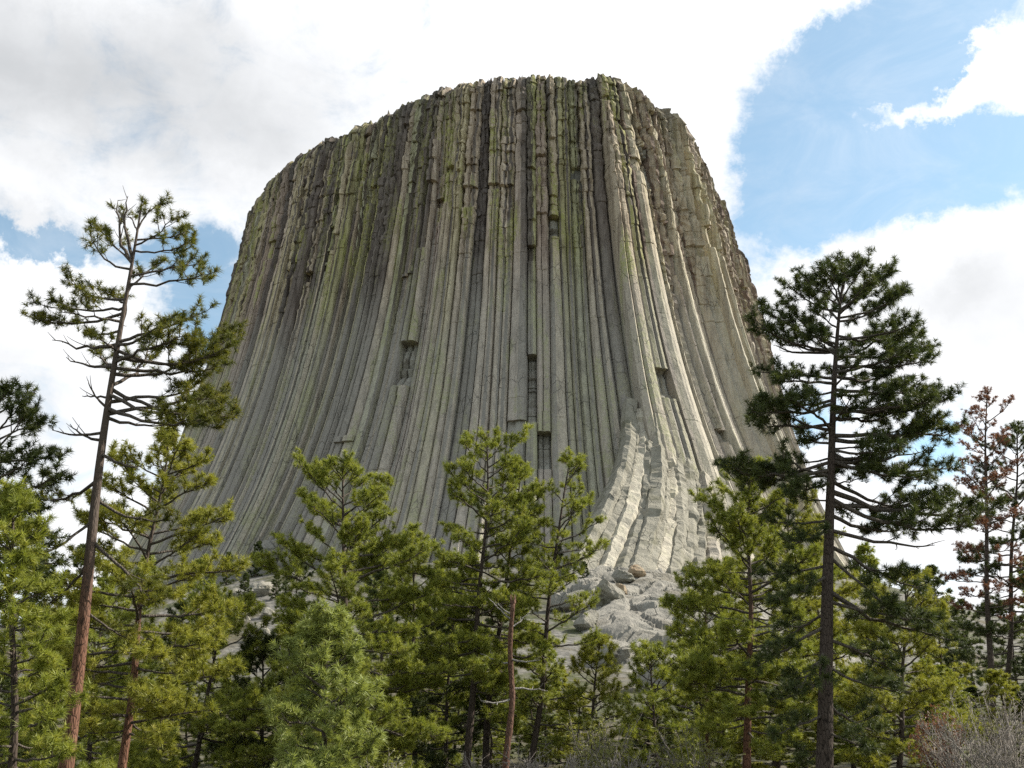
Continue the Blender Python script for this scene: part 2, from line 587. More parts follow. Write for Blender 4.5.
# ------------------------------------------------------------------ the rock tower
RING = np.array([(-112, 379), (-95, 355), (-74, 337), (-54, 325), (-43, 316), (-27, 307), (-16, 303), (-4, 300), (12, 299), (29, 299), (38, 301.5), (49, 310),
                 (58, 318), (67, 328), (79, 352), (89, 374), (104, 413), (113, 440), (113, 475), (95, 515), (55, 550), (0, 562), (-60, 550), (-105, 510), (-125, 455), (-124, 412)], float)


def spline(Cp, n):
    N = len(Cp)
    t = np.arange(n) / n * N
    i = t.astype(int)
    f = (t - i)[:, None]
    p0, p1, p2, p3 = [Cp[(i + j) % N] for j in (-1, 0, 1, 2)]
    return .5 * (2 * p1 + (p2 - p0) * f + (2 * p0 - 5 * p1 + 4 * p2 - p3) * f * f + (3 * p1 - p0 - 3 * p2 + p3) * f ** 3)


_R = spline(RING, 4000)
for _ in range(2):
    _L = np.r_[0, np.cumsum(np.linalg.norm(np.diff(np.r_[_R, _R[:1]], axis=0), axis=1))]
    _s = np.linspace(0, _L[-1], 1601)[:-1]
    _RRg = np.r_[_R, _R[:1]]
    _R = np.stack([np.interp(_s, _L, _RRg[:, 0]), np.interp(_s, _L, _RRg[:, 1])], 1)
PERIM = _L[-1]
NS = len(_R)
_T = np.roll(_R, -6, 0) - np.roll(_R, 6, 0)
_T /= np.linalg.norm(_T, axis=1)[:, None]
_N = np.stack([_T[:, 1], -_T[:, 0]], 1)
for _ in range(16):
    _N = np.roll(_N, 5, 0) + _N + np.roll(_N, -5, 0)
    _N /= np.linalg.norm(_N, axis=1)[:, None]
HTOP = 245.0


def flare(h):
    t = np.clip((HTOP - np.asarray(h, float)) / 180.0, 0, None)
    return 20 * t + 20 * t ** 3.5


def wall(s, h, o=0.0):
    """point of the tower face at arc length s, height h, o metres out of the face"""
    s = np.asarray(s, float) / PERIM * NS
    i = np.floor(s).astype(int) % NS
    f = (s - np.floor(s))[..., None]
    r = _R[i] * (1 - f) + _R[(i + 1) % NS] * f
    n = _N[i] * (1 - f) + _N[(i + 1) % NS] * f
    d = flare(h) + o
    h = np.broadcast_to(np.asarray(h, float), d.shape) if np.ndim(d) else h
    p = r + n * np.asarray(d)[..., None]
    return np.concatenate([p, np.broadcast_to(np.asarray(h, float), p.shape[:-1])[..., None]], -1)


def s_at(px, py):
    """arc length and height of the visible face point under a direction"""
    best = None
    s = np.arange(-0.08 * PERIM, 0.60 * PERIM, 1.0)
    hs = np.arange(40, 246, 1.0)
    SS, HHs = np.meshgrid(s, hs)
    Pn = wall(SS % PERIM, HHs)
    q = proj(Pn)
    d = np.hypot(q[..., 0] - px, q[..., 1] - py) + (Pn[..., 1] > 460) * 999
    k = np.unravel_index(np.argmin(d), d.shape)
    return SS[k], HHs[k]


rng = np.random.RandomState(11)
# the face seen from the front runs from s0 (far left) to s1 (far right)
S0 = -32.0
S1 = s_at(744, 270)[0] + 26.0
edges = [S0]
while edges[-1] < S1:
    wdt = rng.choice([3.3, 4.2, 4.9, 5.6, 6.3], p=[.20, .32, .28, .14, .06]) * rng.uniform(.78, .96)
    edges.append(edges[-1] + wdt)
edges = np.array(edges)
NCOL = len(edges) - 1
SC = s_at(612, 260)[0]        # where the shaded front turns into the sunlit flank
tower = empty("rock_tower", (0, 400, 60))
tag(tower, "huge grey tower of vertical stone columns with a flat top rising behind the pines", "rock tower")
TOFF = np.array([0, 400, 60.0])

U = np.array([-1, -1, -.90, -.66, -.26, -.06, 0, .06, .30, .68, .90, 1, 1])
# pieces that have fallen out of the face: (px, py_top, py_bottom, depth m)
slots = []
for px, y0, y1, dep in [(405, 343, 388, 4.0), (538, 354, 388, 3.8), (538, 390, 424, 2.6), (541, 430, 470, 3.2), (553, 214, 236, 3.2), (655, 370, 400, 2.8),
                        (330, 250, 260, 2.2), (402, 275, 279, -1.2), (711, 430, 442, 2.2), (640, 150, 190, 1.6), (343, 438, 444, -1.2),
                        (515, 420, 460, 1.2)]:
    s_, h_ = s_at(px, y0)
    s2, h2 = s_at(px, y1)
    k = int(np.searchsorted(edges, s_) - 1)
    slots.append((k, h2, h_, dep))

base_off = rng.normal(0, 0.55, NCOL)
for k in range(NCOL):
    sm = (edges[k] + edges[k + 1]) / 2
    if sm > SC:
        # deeper flutes on the right flank
        base_off[k] += 1.1 * math.sin(k * 1.55) + rng.normal(0, 0.8)
    else:
        base_off[k] += 0.55 * math.sin(k * 0.83 + 1)
    if 0 < SC - sm < 11:
        base_off[k] -= 3.2      # dark re-entrant beside the corner
    if 0 <= sm - SC < 12:
        base_off[k] += 2.2      # the corner itself stands proud
gro = [s_at(688, 200)[0], s_at(716, 270)[0], s_at(668, 150)[0], s_at(735, 300)[0]]
for g_ in gro:
    k = int(np.searchsorted(edges, g_) - 1)
    base_off[k] -= 3.6
    base_off[min(k + 1, NCOL - 1)] += 0.9
for g_ in [s_at(px, 300)[0] for px in (300, 345, 430, 505, 566)]:
    k = int(np.searchsorted(edges, g_) - 1)
    base_off[k] -= 1.5


def ewob(j, h):
    return 0.30 * np.sin(h * 0.022 + j * 2.3) + 0.05 * np.sin(h * 0.11 + j * 5.1) + 0.25 * np.clip((h - 170) / 50, 0, 1) * np.sin(h * 0.43 + j * 3.7)


K_LICHEN = int(np.searchsorted(edges, s_at(624, 320)[0]) - 1)
EDGE_DEEP = np.where(rng.rand(NCOL + 1) < 0.34, rng.uniform(1.2, 3.2, NCOL + 1), 0.0)


def column(k):
    rs = np.random.RandomState(900 + k)
    sm = (edges[k] + edges[k + 1]) / 2
    flank = sm > SC + 12
    top = HTOP + 2.4 + 0.6 * math.sin(k * 0.71) + rs.normal(0, 0.35) - (rs.rand() < 0.1) * rs.uniform(.5, 2)
    top = min(top, HTOP + 3.2)
    smooth_top = rs.uniform(150, 196) - (25 if flank else 0)
    bottom = 44.0
    # joints split the column into blocks
    joints = [top]
    while joints[-1] > bottom:
        h = joints[-1]
        if h > smooth_top:
            joints.append(h - rs.uniform(2.0, 10.0))
        else:
            joints.append(h - rs.uniform(12, 60))
    rows, offs, wsh, mats = [], [], [], []
    mine = [q for q in slots if q[0] == k]
    for a, b in zip(joints[:-1], joints[1:]):
        f = min(1, max(0.0, (a - smooth_top + 15) / 45.0))
        do = rs.normal(0, 0.04 + 0.24 * f) - (rs.rand() < 0.09 * f) * rs.uniform(0.8, 2.0)
        if b < 60:
            do = 0.0
        sk = rs.normal(0, 0.03 + 0.07 * f)
        n = max(1, int((a - b) / (1.6 if f > .2 else 3.5)))
        notch = 0.03 + 0.16 * f * rs.rand() ** 2
        hs = np.linspace(a, b, n + 1)
        rows += [a - 0.01, a - 0.28] + list(hs[1:-1]) + [b + 0.28]
        jit = rs.normal(0, 0.16 * f + 0.02, n + 2)
        offs += [do - notch - 0.1] + list(do + jit[:n]) + [do - notch * .5]
        wsh += [sk] * (n + 2)
    rows = np.array(rows)
    offs = np.array(offs)
    wsh = np.array(wsh)
    # steps where pieces have fallen away
    ex = []
    for (_, lo, hi, dep) in mine:
        ex += [lo - .02, lo + .02, hi - .02, hi + .02] + list(np.arange(lo + 1.5, hi - 1, 3.2))
    if ex:
        allr = np.unique(np.r_[rows, ex])[::-1]
        order = np.argsort(rows)
        offs = np.interp(allr, rows[order], offs[order])
        wsh = np.interp(allr, rows[order], wsh[order])
        rows = allr
    fresh = np.zeros(len(rows), bool)
    for (_, lo, hi, dep) in mine:
        inn = (rows > lo) & (rows < hi)
        q_ = (rows[inn] - lo) / max(hi - lo, 1)
        offs[inn] -= dep * (np.minimum(1, 0.55 + 2.0 * q_) if dep > 0 else 1.0) * (rs.uniform(0.75, 1.2, inn.sum()) if dep > 0 else 1.0)
        if dep > 0:
            fresh |= inn
    amp = rs.uniform(0.9, 1.5) * (2.5 if flank else 1.25) * min(1.4, (edges[k + 1] - edges[k]) / 4.6)
    tilt = rs.normal(0, 0.25)
    pk = rs.uniform(-.3, .3, 4)
    prof = np.array([-5, -.85, .05, .48 + pk[0], .50 + pk[1], .30, .34, .30, .48 + pk[2], .46 + pk[3], .05, -.85, -5]) + tilt * U * (np.abs(U) < 1)
    U_ = U.copy()
    if rs.rand() < 0.8:               # a second seam splits the column into two ribs
        prof[5:8] = [.12, -.72, .12]
        prof[1:6] += rs.normal(0, .22)
        U_[3:10] = U[3:10] + rs.uniform(-.16, .16) * (1 - np.abs(U[3:10]))
    else:
        prof[5:8] = (prof[4] + prof[8]) / 2 + .1
    PR = prof
    l = edges[k] + ewob(k, rows)
    r = edges[k + 1] + ewob(k + 1, rows)
    uu = U_[None, :] + wsh[:, None] * (1 - U_[None, :] ** 2)
    sarr = l[:, None] * (0.5 - uu / 2) + r[:, None] * (0.5 + uu / 2)
    o = base_off[k] * (np.clip((rows - 55) / 40.0, 0.35, 1) * np.clip((243 - rows) / 45.0, 0.35, 1))[:, None] + offs[:, None] + PR[None, :] * amp
    o = np.where(np.abs(U[None, :]) == 1, np.where(PR[None, :] < -2, -6.5, np.minimum(o, PR[None, :] + 0.35 - 0.8 * np.clip((rows - smooth_top) / 40, 0, 1)[:, None])), o)
    hh = np.repeat(rows[:, None], len(U), 1)
    deep = np.clip((rows - 140) / 50, 0, 1)
    o[:, 1] -= EDGE_DEEP[k] * deep
    o[:, 2] -= EDGE_DEEP[k] * deep * .45
    o[:, 11] -= EDGE_DEEP[k + 1] * deep
    o[:, 10] -= EDGE_DEEP[k + 1] * deep * .45
    # the ribs break at joints of their own and the shoulder is worn round
    up_ = np.clip((rows - smooth_top) / 30, 0.05, 1)
    jb = np.cumsum(rs.rand(len(rows)) < 0.28)
    o[:, 2:6] += (rs.normal(0, .30, jb.max() + 1)[jb] * up_)[:, None]
    jb = np.cumsum(rs.rand(len(rows)) < 0.28)
    o[:, 7:11] += (rs.normal(0, .30, jb.max() + 1)[jb] * up_)[:, None]
    o[:, 1:12] -= (3.2 * np.clip((rows - 239) / 9, 0, 1.2) ** 2)[:, None]
    # broken, tilted block tops
    V = wall(sarr % PERIM, hh, o)
    V[:1, :, 2] += rs.normal(0, 0.45, (1, len(U)))
    V[1:2, :, 2] = np.minimum(V[1:2, :, 2], V[:1, :, 2] - 0.2)
    J = rs.normal(0, 0.17, V.shape) * np.clip((rows - smooth_top) / 30, 0.12, 1)[:, None, None]
    V = V + J
    n, q = V.shape[:2]
    id_ = np.arange(n * q).reshape(n, q)
    f = np.stack([id_[:-1, :-1], id_[1:, :-1], id_[1:, 1:], id_[:-1, 1:]], -1).reshape(-1, 4)
    rib = rs.rand(2) < (0.40 if flank else 0.33)
    strip = np.where(np.where(np.arange(q - 1) < 6, rib[0], rib[1]) ^ (rs.rand(q - 1) < .15), 2, 0)
    fm = np.where((fresh[:-1] & fresh[1:])[:, None], 1, strip[None, :]).ravel()
    tf = id_[0][None, :]
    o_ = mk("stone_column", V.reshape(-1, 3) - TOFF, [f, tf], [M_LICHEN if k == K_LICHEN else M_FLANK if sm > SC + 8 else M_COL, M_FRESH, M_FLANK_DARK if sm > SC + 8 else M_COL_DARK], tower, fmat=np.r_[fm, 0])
    return o_


for k in range(NCOL):
    column(k)

# the body behind the columns, fluted all the way round the back, with the summit
hs = np.r_[np.linspace(40, 235, 60), [240, 242]]
ss = np.linspace(0, PERIM, 400, endpoint=False)
SS, HS = np.meshgrid(ss, hs)
backness = ((SS > S1 + 2) & (SS < PERIM + S0 - 2)).astype(float)
oo = -4.2 + backness * (3.6 + 1.3 * np.abs(np.sin(SS * 0.62)) + 0.8 * np.sin(SS * 0.17))
V = wall(SS, HS, oo)
m_, n_ = SS.shape
id_ = np.arange(m_ * n_).reshape(m_, n_)
f1 = np.stack([id_[:-1], np.roll(id_[:-1], -1, 1), np.roll(id_[1:], -1, 1), id_[1:]], -1).reshape(-1, 4)
cen = np.array([[0, 430, 250.0]])
V2 = np.concatenate([V.reshape(-1, 3), cen])
last = id_[-1]
f2 = np.stack([last, np.roll(last, -1), np.full(n_, m_ * n_)], -1)
mk("rock_core", V2 - TOFF, [f1, f2], M_CORE, tower)


# ---- rough boulder-like blocks
def blob(r, seed, sub=3, sq=0.35, flat=(1, 1, 1)):
    rs = np.random.RandomState(seed)
    bm_v = []
    n = 2 + sub * 5
    th = np.linspace(0, np.pi, n)
    ph = np.linspace(0, 2 * np.pi, 2 * n, endpoint=False)
    TH, PH = np.meshgrid(th, ph, indexing='ij')
    d = np.stack([np.sin(TH) * np.cos(PH), np.sin(TH) * np.sin(PH), np.cos(TH)], -1)
    # cut the ball by random planes: flat faces with worn edges
    rr = np.full(d.shape[:2], 1.35)
    for _ in range(15):
        nv = rs.normal(0, 1, 3)
        nv /= np.linalg.norm(nv)
        c = d @ nv
        lim = rs.uniform(0.62, 1.0)
        rr = np.where(c > 0.05, np.minimum(rr, lim / np.maximum(c, 0.05)), rr)
    w = sum(np.sin(d @ rs.normal(0, 4, 3) + rs.uniform(0, 6)) for _ in range(5)) * 0.025
    P = d * (rr + w)[..., None] * np.array(flat) * r
    id_ = np.arange(n * 2 * n).reshape(n, 2 * n)
    f = np.stack([id_[:-1], id_[1:], np.roll(id_[1:], -1, 1), np.roll(id_[:-1], -1, 1)], -1).reshape(-1, 4)
    return P.reshape(-1, 3), [f]


# ---- broken buttress of leaning columns at the right foot
sb, hb = s_at(655, 430)
YW = wall(np.array(sb % PERIM), hb)[1]
BUT = [  # path pixels (top -> bottom), metres in front of the face at top and bottom, width m
    ([(631, 404), (630, 440), (622, 480), (603, 522), (578, 566)], 1, 25, 4.6),
    ([(636, 428), (634, 460), (624, 500), (604, 545), (578, 596)], 2, 29, 3.8),
    ([(641, 414), (642, 455), (634, 500), (616, 550), (590, 612)], 1, 31, 4.4),
    ([(648, 446), (649, 475), (642, 520), (626, 566), (604, 622)], 3, 34, 4.4),
    ([(652, 420), (657, 462), (655, 508), (642, 560), (622, 620)], 2, 33, 5.6),
    ([(661, 452), (664, 482), (662, 520), (652, 562), (636, 616)], 3, 32, 3.6),
    ([(667, 440), (671, 478), (671, 520), (664, 560), (650, 610)], 1, 30, 4.4),
    ([(676, 462), (680, 492), (681, 530), (675, 566), (664, 610)], 3, 29, 4.2),
    ([(682, 432), (688, 478), (691, 520), (688, 560), (682, 606)], 1, 26, 4.6),
    ([(690, 470), (697, 502), (700, 530), (699, 560), (696, 600)], 2, 24, 4.0),
    ([(695, 446), (704, 490), (710, 530), (712, 560), (712, 604)], 1, 20, 5.0),
    ([(704, 480), (714, 510), (721, 540), (724, 564), (726, 604)], 1, 17, 4.4),
    ([(709, 452), (722, 496), (733, 536), (740, 566), (746, 604)], 0, 13, 5.2),
]
for bi, (path, f0, f1_, wd) in enumerate(BUT):
    rs = np.random.RandomState(300 + bi)
    pp = np.array(path, float)
    tt = np.linspace(0, 1, 60)
    src = np.linspace(0, 1, len(pp))
    # smooth the path
    def sm(v):
        z = np.interp(tt, src, v)
        for _ in range(4):
            z[1:-1] = (z[:-2] + z[1:-1] * 2 + z[2:]) / 4
        return z
    X, Y = sm(pp[:, 0]), sm(pp[:, 1])
    P = []
    for j, t_ in enumerate(tt):
        s_ = s_at(X[j], Y[j])
        yb = wall(np.array(s_[0] % PERIM), s_[1])[1]
        P.append(W(X[j], Y[j], yb + 1.5 - (f0 * 1.3 + (f1_ - f0) * (0.25 * t_ + 0.75 * t_ ** 1.8))))
    P = np.array(P)
    for c_ in range(3):
        for _ in range(3):
            P[1:-1, c_] = (P[:-2, c_] + P[1:-1, c_] * 2 + P[2:, c_]) / 4
    T = np.gradient(P, axis=0)
    T /= np.linalg.norm(T, axis=1)[:, None]
    A = np.cross(T, np.array([0, 1.0, 0.35]))
    A /= np.linalg.norm(A, axis=1)[:, None]
    B = np.cross(A, T)
    B *= np.sign(-B[:, 1:2])            # towards the viewer side
    sec = np.array([(-.5, -1.8), (-.56, -.25), (-.38 + rs.uniform(-.08, .08), .30), (rs.uniform(-.15, .15), .46 + rs.uniform(-.1, .1)), (.38, .26), (.56, -.25), (.5, -1.8)])
    blocks = np.cumsum(rs.rand(60) < 0.16)
    bo = rs.normal(0, 0.07, blocks.max() + 1)[blocks]
    bw = 1 + rs.normal(0, 0.10, blocks.max() + 1)[blocks]
    V = P[:, None] + wd * (sec[None, :, :1] * bw[:, None, None] * A[:, None] + (sec[None, :, 1:2] + bo[:, None, None]) * B[:, None])
    V += rs.normal(0, 0.11, V.shape)
    n, q = V.shape[:2]
    id_ = np.arange(n * q).reshape(n, q)
    f = np.stack([id_[:-1, :-1], id_[1:, :-1], id_[1:, 1:], id_[:-1, 1:]], -1).reshape(-1, 4)
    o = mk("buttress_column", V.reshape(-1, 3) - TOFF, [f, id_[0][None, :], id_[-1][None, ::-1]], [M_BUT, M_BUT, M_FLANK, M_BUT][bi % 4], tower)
    o['label'] = "pale sunlit leaning broken column of the buttress"

# ---- smooth bedrock slab below the buttress
sx = np.linspace(2, 62, 130)
sy = np.linspace(128, 268, 280)
SX, SY = np.meshgrid(sx, sy)
Q = proj(np.stack([SX, SY, ground_h(SX, SY)], -1))
ax = 12 + (SY - 128) * 0.05
lx = np.clip((SX - (6 + (262 - SY) * 0.05)) / 9, 0, 1)
rx = np.clip((60 - SX) / 16, 0, 1)
fy = np.clip((SY - 130) / 35, 0, 1)
mask = (lx * rx * fy) ** 0.6
rs = np.random.RandomState(77)
nz_ = np.zeros_like(SX)
for f_, a_ in [(0.06, 2.2), (0.13, 1.1), (0.27, 0.6), (0.55, 0.3), (1.1, 0.14)]:
    for _ in range(3):
        d_ = rs.uniform(0, 6.28)
        nz_ += a_ * 0.55 * np.abs(np.sin(f_ * (SX * math.cos(d_) + SY * math.sin(d_)) * 2 + rs.uniform(0, 6))) ** 0.8
diag = (SY * 0.62 + SX * 0.55 + nz_ * 1.0) / 17.0
fr_ = diag - np.floor(diag)
ledge = np.where(fr_ < 0.72, fr_ / 0.72, (1 - fr_) / 0.28) * 1.5
# sheets and blocks split by joints
wx = SX + 1.6 * np.sin(SY * .21 + 1) + 0.8 * np.sin(SY * .63)
wy = SY + 1.6 * np.sin(SX * .27) + 0.9 * np.sin(SX * .71 + 2)
cs = np.stack([rs.uniform(0, 64, 230), rs.uniform(126, 270, 230)], 1)
ca, sa = math.cos(.7), math.sin(.7)
d1 = np.full(SX.shape, 1e9)
d2 = np.full(SX.shape, 1e9)
cid = np.zeros(SX.shape, int)
for ci_, (cx_, cy_) in enumerate(cs):
    dx_, dy_ = wx - cx_, wy - cy_
    dd_ = np.hypot((dx_ * ca + dy_ * sa) / 2.1, -dx_ * sa + dy_ * ca)
    cl = dd_ < d1
    d2 = np.where(cl, d1, np.minimum(d2, dd_))
    cid = np.where(cl, ci_, cid)
    d1 = np.where(cl, dd_, d1)
gap_ = np.clip((d2 - d1) / 0.55, 0, 1)
chh = rs.normal(0, 0.55, 230)
tx_, ty_ = rs.normal(0, .07, 230), rs.normal(0, .07, 230)
blk_ = chh[cid] + tx_[cid] * (SX - cs[cid, 0]) + ty_[cid] * (SY - cs[cid, 1])
SZ = ground_h(SX, SY) - 2.0 + mask * (4.0 + nz_ * 0.35 - ledge + blk_ - 0.9 * (1 - gap_))
id_ = np.arange(SX.size).reshape(SX.shape)
f = np.stack([id_[:-1, :-1], id_[:-1, 1:], id_[1:, 1:], id_[1:, :-1]], -1).reshape(-1, 4)
o = mk("base_slab", np.stack([SX, SY, SZ], -1) - TOFF, [f], M_SLAB, tower)
o['label'] = "smooth pale sloping bedrock below the buttress"


def on_ground(px, py, lo=20, hi=300):
    """first point of the hill under a direction"""
    for yy in np.arange(lo, hi, 0.5):
        p = W(px, py, yy)
        if p[2] <= ground_h(p[0], p[1]):
            return p
    return W(px, py, hi)


def slab_h(x, y):
    i_ = int(np.clip(round((x - sx[0]) / (sx[1] - sx[0])), 0, len(sx) - 1))
    j_ = int(np.clip(round((y - sy[0]) / (sy[1] - sy[0])), 0, len(sy) - 1))
    g_ = float(ground_h(x, y))
    if x < sx[0] or x > sx[-1] or y < sy[0] or y > sy[-1]:
        return g_
    return max(g_, float(SZ[j_, i_]))


def boulder_at(px, py, y, size, seed, label, mat=M_BOULD, flat=(1, 1, .8), group=None):
    for yy in np.arange(90, 290, 0.5):
        p = W(px, py + size * 1.2, yy)
        if p[2] <= slab_h(p[0], p[1]):
            break
    p[2] += size * 0.3
    v, f = blob(size * .6, seed, 2, flat=flat)
    o = mk("boulder", v, f, mat)
    o.location = tuple(p)
    o.rotation_euler = (0, 0, seed * 1.3)
    tag(o, label, "boulder", group)
    return o


G_B = "boulders wedged at the foot of the buttress"
for px, py, y, size, seed, lab, mt in [
    (607, 596, 222, 5.2, 1, "large grey boulder with a shadowed overhang left of the pale slab", M_BOULD),
    (625, 578, 226, 3.6, 2, "grey block wedged in the dark cleft under the buttress columns", M_BOULD),
    (636, 572, 230, 3.4, 3, "rusty orange stained block under the buttress", M_RUST),
    (588, 622, 214, 3.8, 4, "rounded grey boulder resting lower left of the overhang boulder", M_BOULD),
    (566, 606, 220, 4.6, 5, "pale boulder half hidden behind the slender dark pine", M_SLAB),
    (648, 560, 232, 2.6, 6, "small pale block at the top of the cleft", M_SLAB),
    (620, 592, 218, 2.8, 7, "small dark block in the cleft below the orange stained block", M_RUST),
]:
    boulder_at(px, py, y, size, seed, lab, mt, group=G_B)

G_T = "boulders of the talus slope below the tower's left foot"
for px, py, size, seed, lab in [
    (278, 552, 7.0, 21, "big pale boulder at the tower's left foot above the talus"),
    (258, 596, 3.6, 22, "grey boulder on the talus left of the bright mid pine"),
    (245, 575, 2.8, 23, "squarish boulder beside a tiny pine on the talus"),
    (238, 622, 2.6, 24, "low boulder half way down the left talus"),
    (262, 640, 2.4, 25, "grey boulder near the bottom of the left talus"),
    (232, 600, 2.2, 26, "small boulder at the yellowish pine's right edge"),
    (268, 618, 2.0, 27, "small flat boulder below the grey talus boulder"),
    (660, 690, 3.0, 28, "pale boulder below the smooth bedrock slab"),
    (700, 640, 3.0, 29, "pale boulder at the right edge of the bedrock slab"),
    (610, 665, 3.2, 30, "pale boulder at the lower left edge of the bedrock slab"),
    (930, 610, 3.4, 31, "grey boulder on the hillside right of the tall dark pine"),
    (395, 640, 2.6, 32, "grey boulder seen between the bright mid pine and its right neighbour"),
]:
    p = on_ground(px, py, 70, 285)
    v, f = blob(size, seed, 2, flat=(1, 1, .75))
    o = mk("boulder", v, f, M_SLAB if 'pale' in lab else M_BOULD)
    o.location = (p[0], p[1], float(ground_h(p[0], p[1])) + size * .25)
    tag(o, lab, "boulder", G_T if seed < 28 else None)

# loose rubble over the talus: nobody could count it
rs = np.random.RandomState(4)
g = Geo()
shapes = [blob(1.0, 60 + i, 0, flat=(1, 1, .7)) for i in range(8)]
cnt = 0
while cnt < 4200:
    x = rs.uniform(-150, 150)
    y = rs.uniform(110, 275)
    rr_ = math.hypot(x, y - 430)
    if rr_ < 172 or rr_ > 310 or rs.rand() > (1.1 - (rr_ - 170) / 150):
        continue
    v, f = shapes[cnt % 8]
    sz = 0.35 + rs.rand() ** 3 * 2.0
    a = rs.uniform(0, 6.28)
    Rm = np.array([[math.cos(a), -math.sin(a), 0], [math.sin(a), math.cos(a), 0], [0, 0, 1]])
    g.add(v @ Rm.T * sz + np.array([x, y, float(ground_h(x, y)) + sz * .15]), f)
    cnt += 1
o = g.build("rubble", M_BOULD)
tag(o, "loose grey rubble strewn over the talus slope under the tower", "rubble", kind='stuff')


# ------------------------------------------------------------------ pines
def unit(v):
    v = np.asarray(v, float)
    return v / (np.linalg.norm(v, axis=-1, keepdims=True) + 1e-9)


def needles(Pt, Dr, Sz, n, width, rs, spread=1.25):
    """tufts of thin needles round twig tips"""
    Mn = len(Pt)
    Pt = np.repeat(Pt, n, 0)
    Dr = np.repeat(Dr, n, 0)
    Sz = np.repeat(Sz, n)
    K = len(Pt)
    rnd = unit(rs.normal(0, 1, (K, 3)))
    pr = unit(rnd - (rnd * Dr).sum(1, keepdims=True) * Dr)
    th = spread * np.sqrt(rs.rand(K)) + 0.12
    nd = np.cos(th)[:, None] * Dr + np.sin(th)[:, None] * pr
    nd[:, 2] -= 0.06
    b0 = Pt - Dr * (rs.rand(K) * 0.75 * Sz)[:, None]
    ln = Sz * rs.uniform(0.7, 1.1, K)
    tip = b0 + nd * ln[:, None]
    sd = unit(np.cross(nd, unit(rs.normal(0, 1, (K, 3))))) * (width * 0.5)
    V = np.stack([b0 - sd, b0 + sd, tip], 1).reshape(-1, 3)
    return V, np.arange(K * 3).reshape(K, 3)


def bez(a, c, b, k):
    t = np.linspace(0, 1, k)[:, None]
    return (1 - t) ** 2 * a + 2 * t * (1 - t) * c + t * t * b


def grow_limb(a, tip, rs, r0, bark, tufts, sag=0.08, start=0.32, dens=1.0, sub_len=0.36, tuft=0.2, dead=False, wig=0.05):
    """one limb with side branches; returns nothing, fills bark tubes and tufts"""
    a = np.asarray(a, float)
    tip = np.asarray(tip, float)
    v = tip - a
    L = np.linalg.norm(v)
    up = np.array([0, 0, 1.0])
    c = a + v * 0.55 - up * L * sag + rs.normal(0, wig * L, 3)
    K = 9
    P = bez(a, c, tip, K)
    P[2:-1] += rs.normal(0, 0.012 * L, (K - 3, 3))
    Rr = r0 * (1 - np.linspace(0, 1, K)) ** 0.8 + 0.010
    bark.append(('l', P, Rr))
    n = max(4, int(L * (1 - start) / 0.17 * dens))
    if dead:
        n = max(2, int(L * 2.2))
    for i in range(n):
        t = start + (1 - start) * (i + rs.rand()) / n
        q = t * (K - 1)
        j = min(int(q), K - 2)
        p = P[j] + (P[j + 1] - P[j]) * (q - j)
        d = unit(P[j + 1] - P[j])
        sd = unit(np.cross(d, up)) * (1 if i % 2 else -1)
        sl_ = (sub_len * L * (1.1 - t) + 0.28) * rs.uniform(0.55, 1.15)
        sl_ = min(sl_, 1.6)
        dr = unit(d * rs.uniform(0.35, 0.95) + sd * rs.uniform(0.35, 1.0) + up * rs.uniform(-0.15, 0.55))
        e = p + dr * sl_
        m_ = p + dr * sl_ * 0.55 - up * sl_ * 0.06 + rs.normal(0, 0.05 * sl_, 3)
        e = e + up * sl_ * 0.14
        SP = bez(p, m_, e, 5)
        bark.append(('s', SP, np.linspace(0.014 + 0.006 * sl_, 0.006, 5)))
        if dead:
            continue
        nt = max(3, int(sl_ / 0.095 * dens))
        for k in range(nt):
            tt_ = 0.30 + 0.70 * (k + rs.rand()) / nt
            q2 = tt_ * 4
            jj = min(int(q2), 3)
            pp_ = SP[jj] + (SP[jj + 1] - SP[jj]) * (q2 - jj)
            dd = unit(SP[jj + 1] - SP[jj])
            td = unit(dd * 0.6 + rs.normal(0, 0.6, 3) + up * 0.45)
            tl = rs.uniform(0.10, 0.30)
            te = pp_ + td * tl
            bark.append(('t', np.stack([pp_, te]), np.array([0.006, 0.004])))
            tufts.append((te, td, tuft * rs.uniform(0.75, 1.2)))
        tufts.append((e, unit(e - m_), tuft * rs.uniform(0.85, 1.2)))
    if not dead:
        for _ in range(3):
            tufts.append((tip + rs.normal(0, 0.08, 3), unit(P[-1] - P[-2] + up * 0.4), tuft))


def build_bark(g, items, sides=(6, 4, 3)):
    for key, sd in zip('lst', sides):
        it = [x for x in items if x[0] == key]
        if it:
            P = np.stack([x[1] for x in it])
            Rr = np.stack([x[2] for x in it])
            g.add(*tubes(P, Rr, sd))


def trunk_curve(base, top, rs, wob=0.012, bend=None, K=22):
    t = np.linspace(0, 1, K)[:, None]
    P = base + (top - base) * t
    H = np.linalg.norm(top - base)
    w = np.zeros((K, 3))
    for f in (1.0, 2.3, 4.1):
        w[:, :2] += np.sin(t * f * 3.1 + rs.uniform(0, 6, 2)) * H * wob / f
    w -= w[0] * (1 - t) + w[-1] * t
    P = P + w
    if bend is not None:
        P[:, :2] += np.sin(t * math.pi) * np.asarray(bend)
    return P


def at_curve(P, t):
    q = t * (len(P) - 1)
    j = min(int(q), len(P) - 2)
    return P[j] + (P[j + 1] - P[j]) * (q - j)


NTUFT = [0]


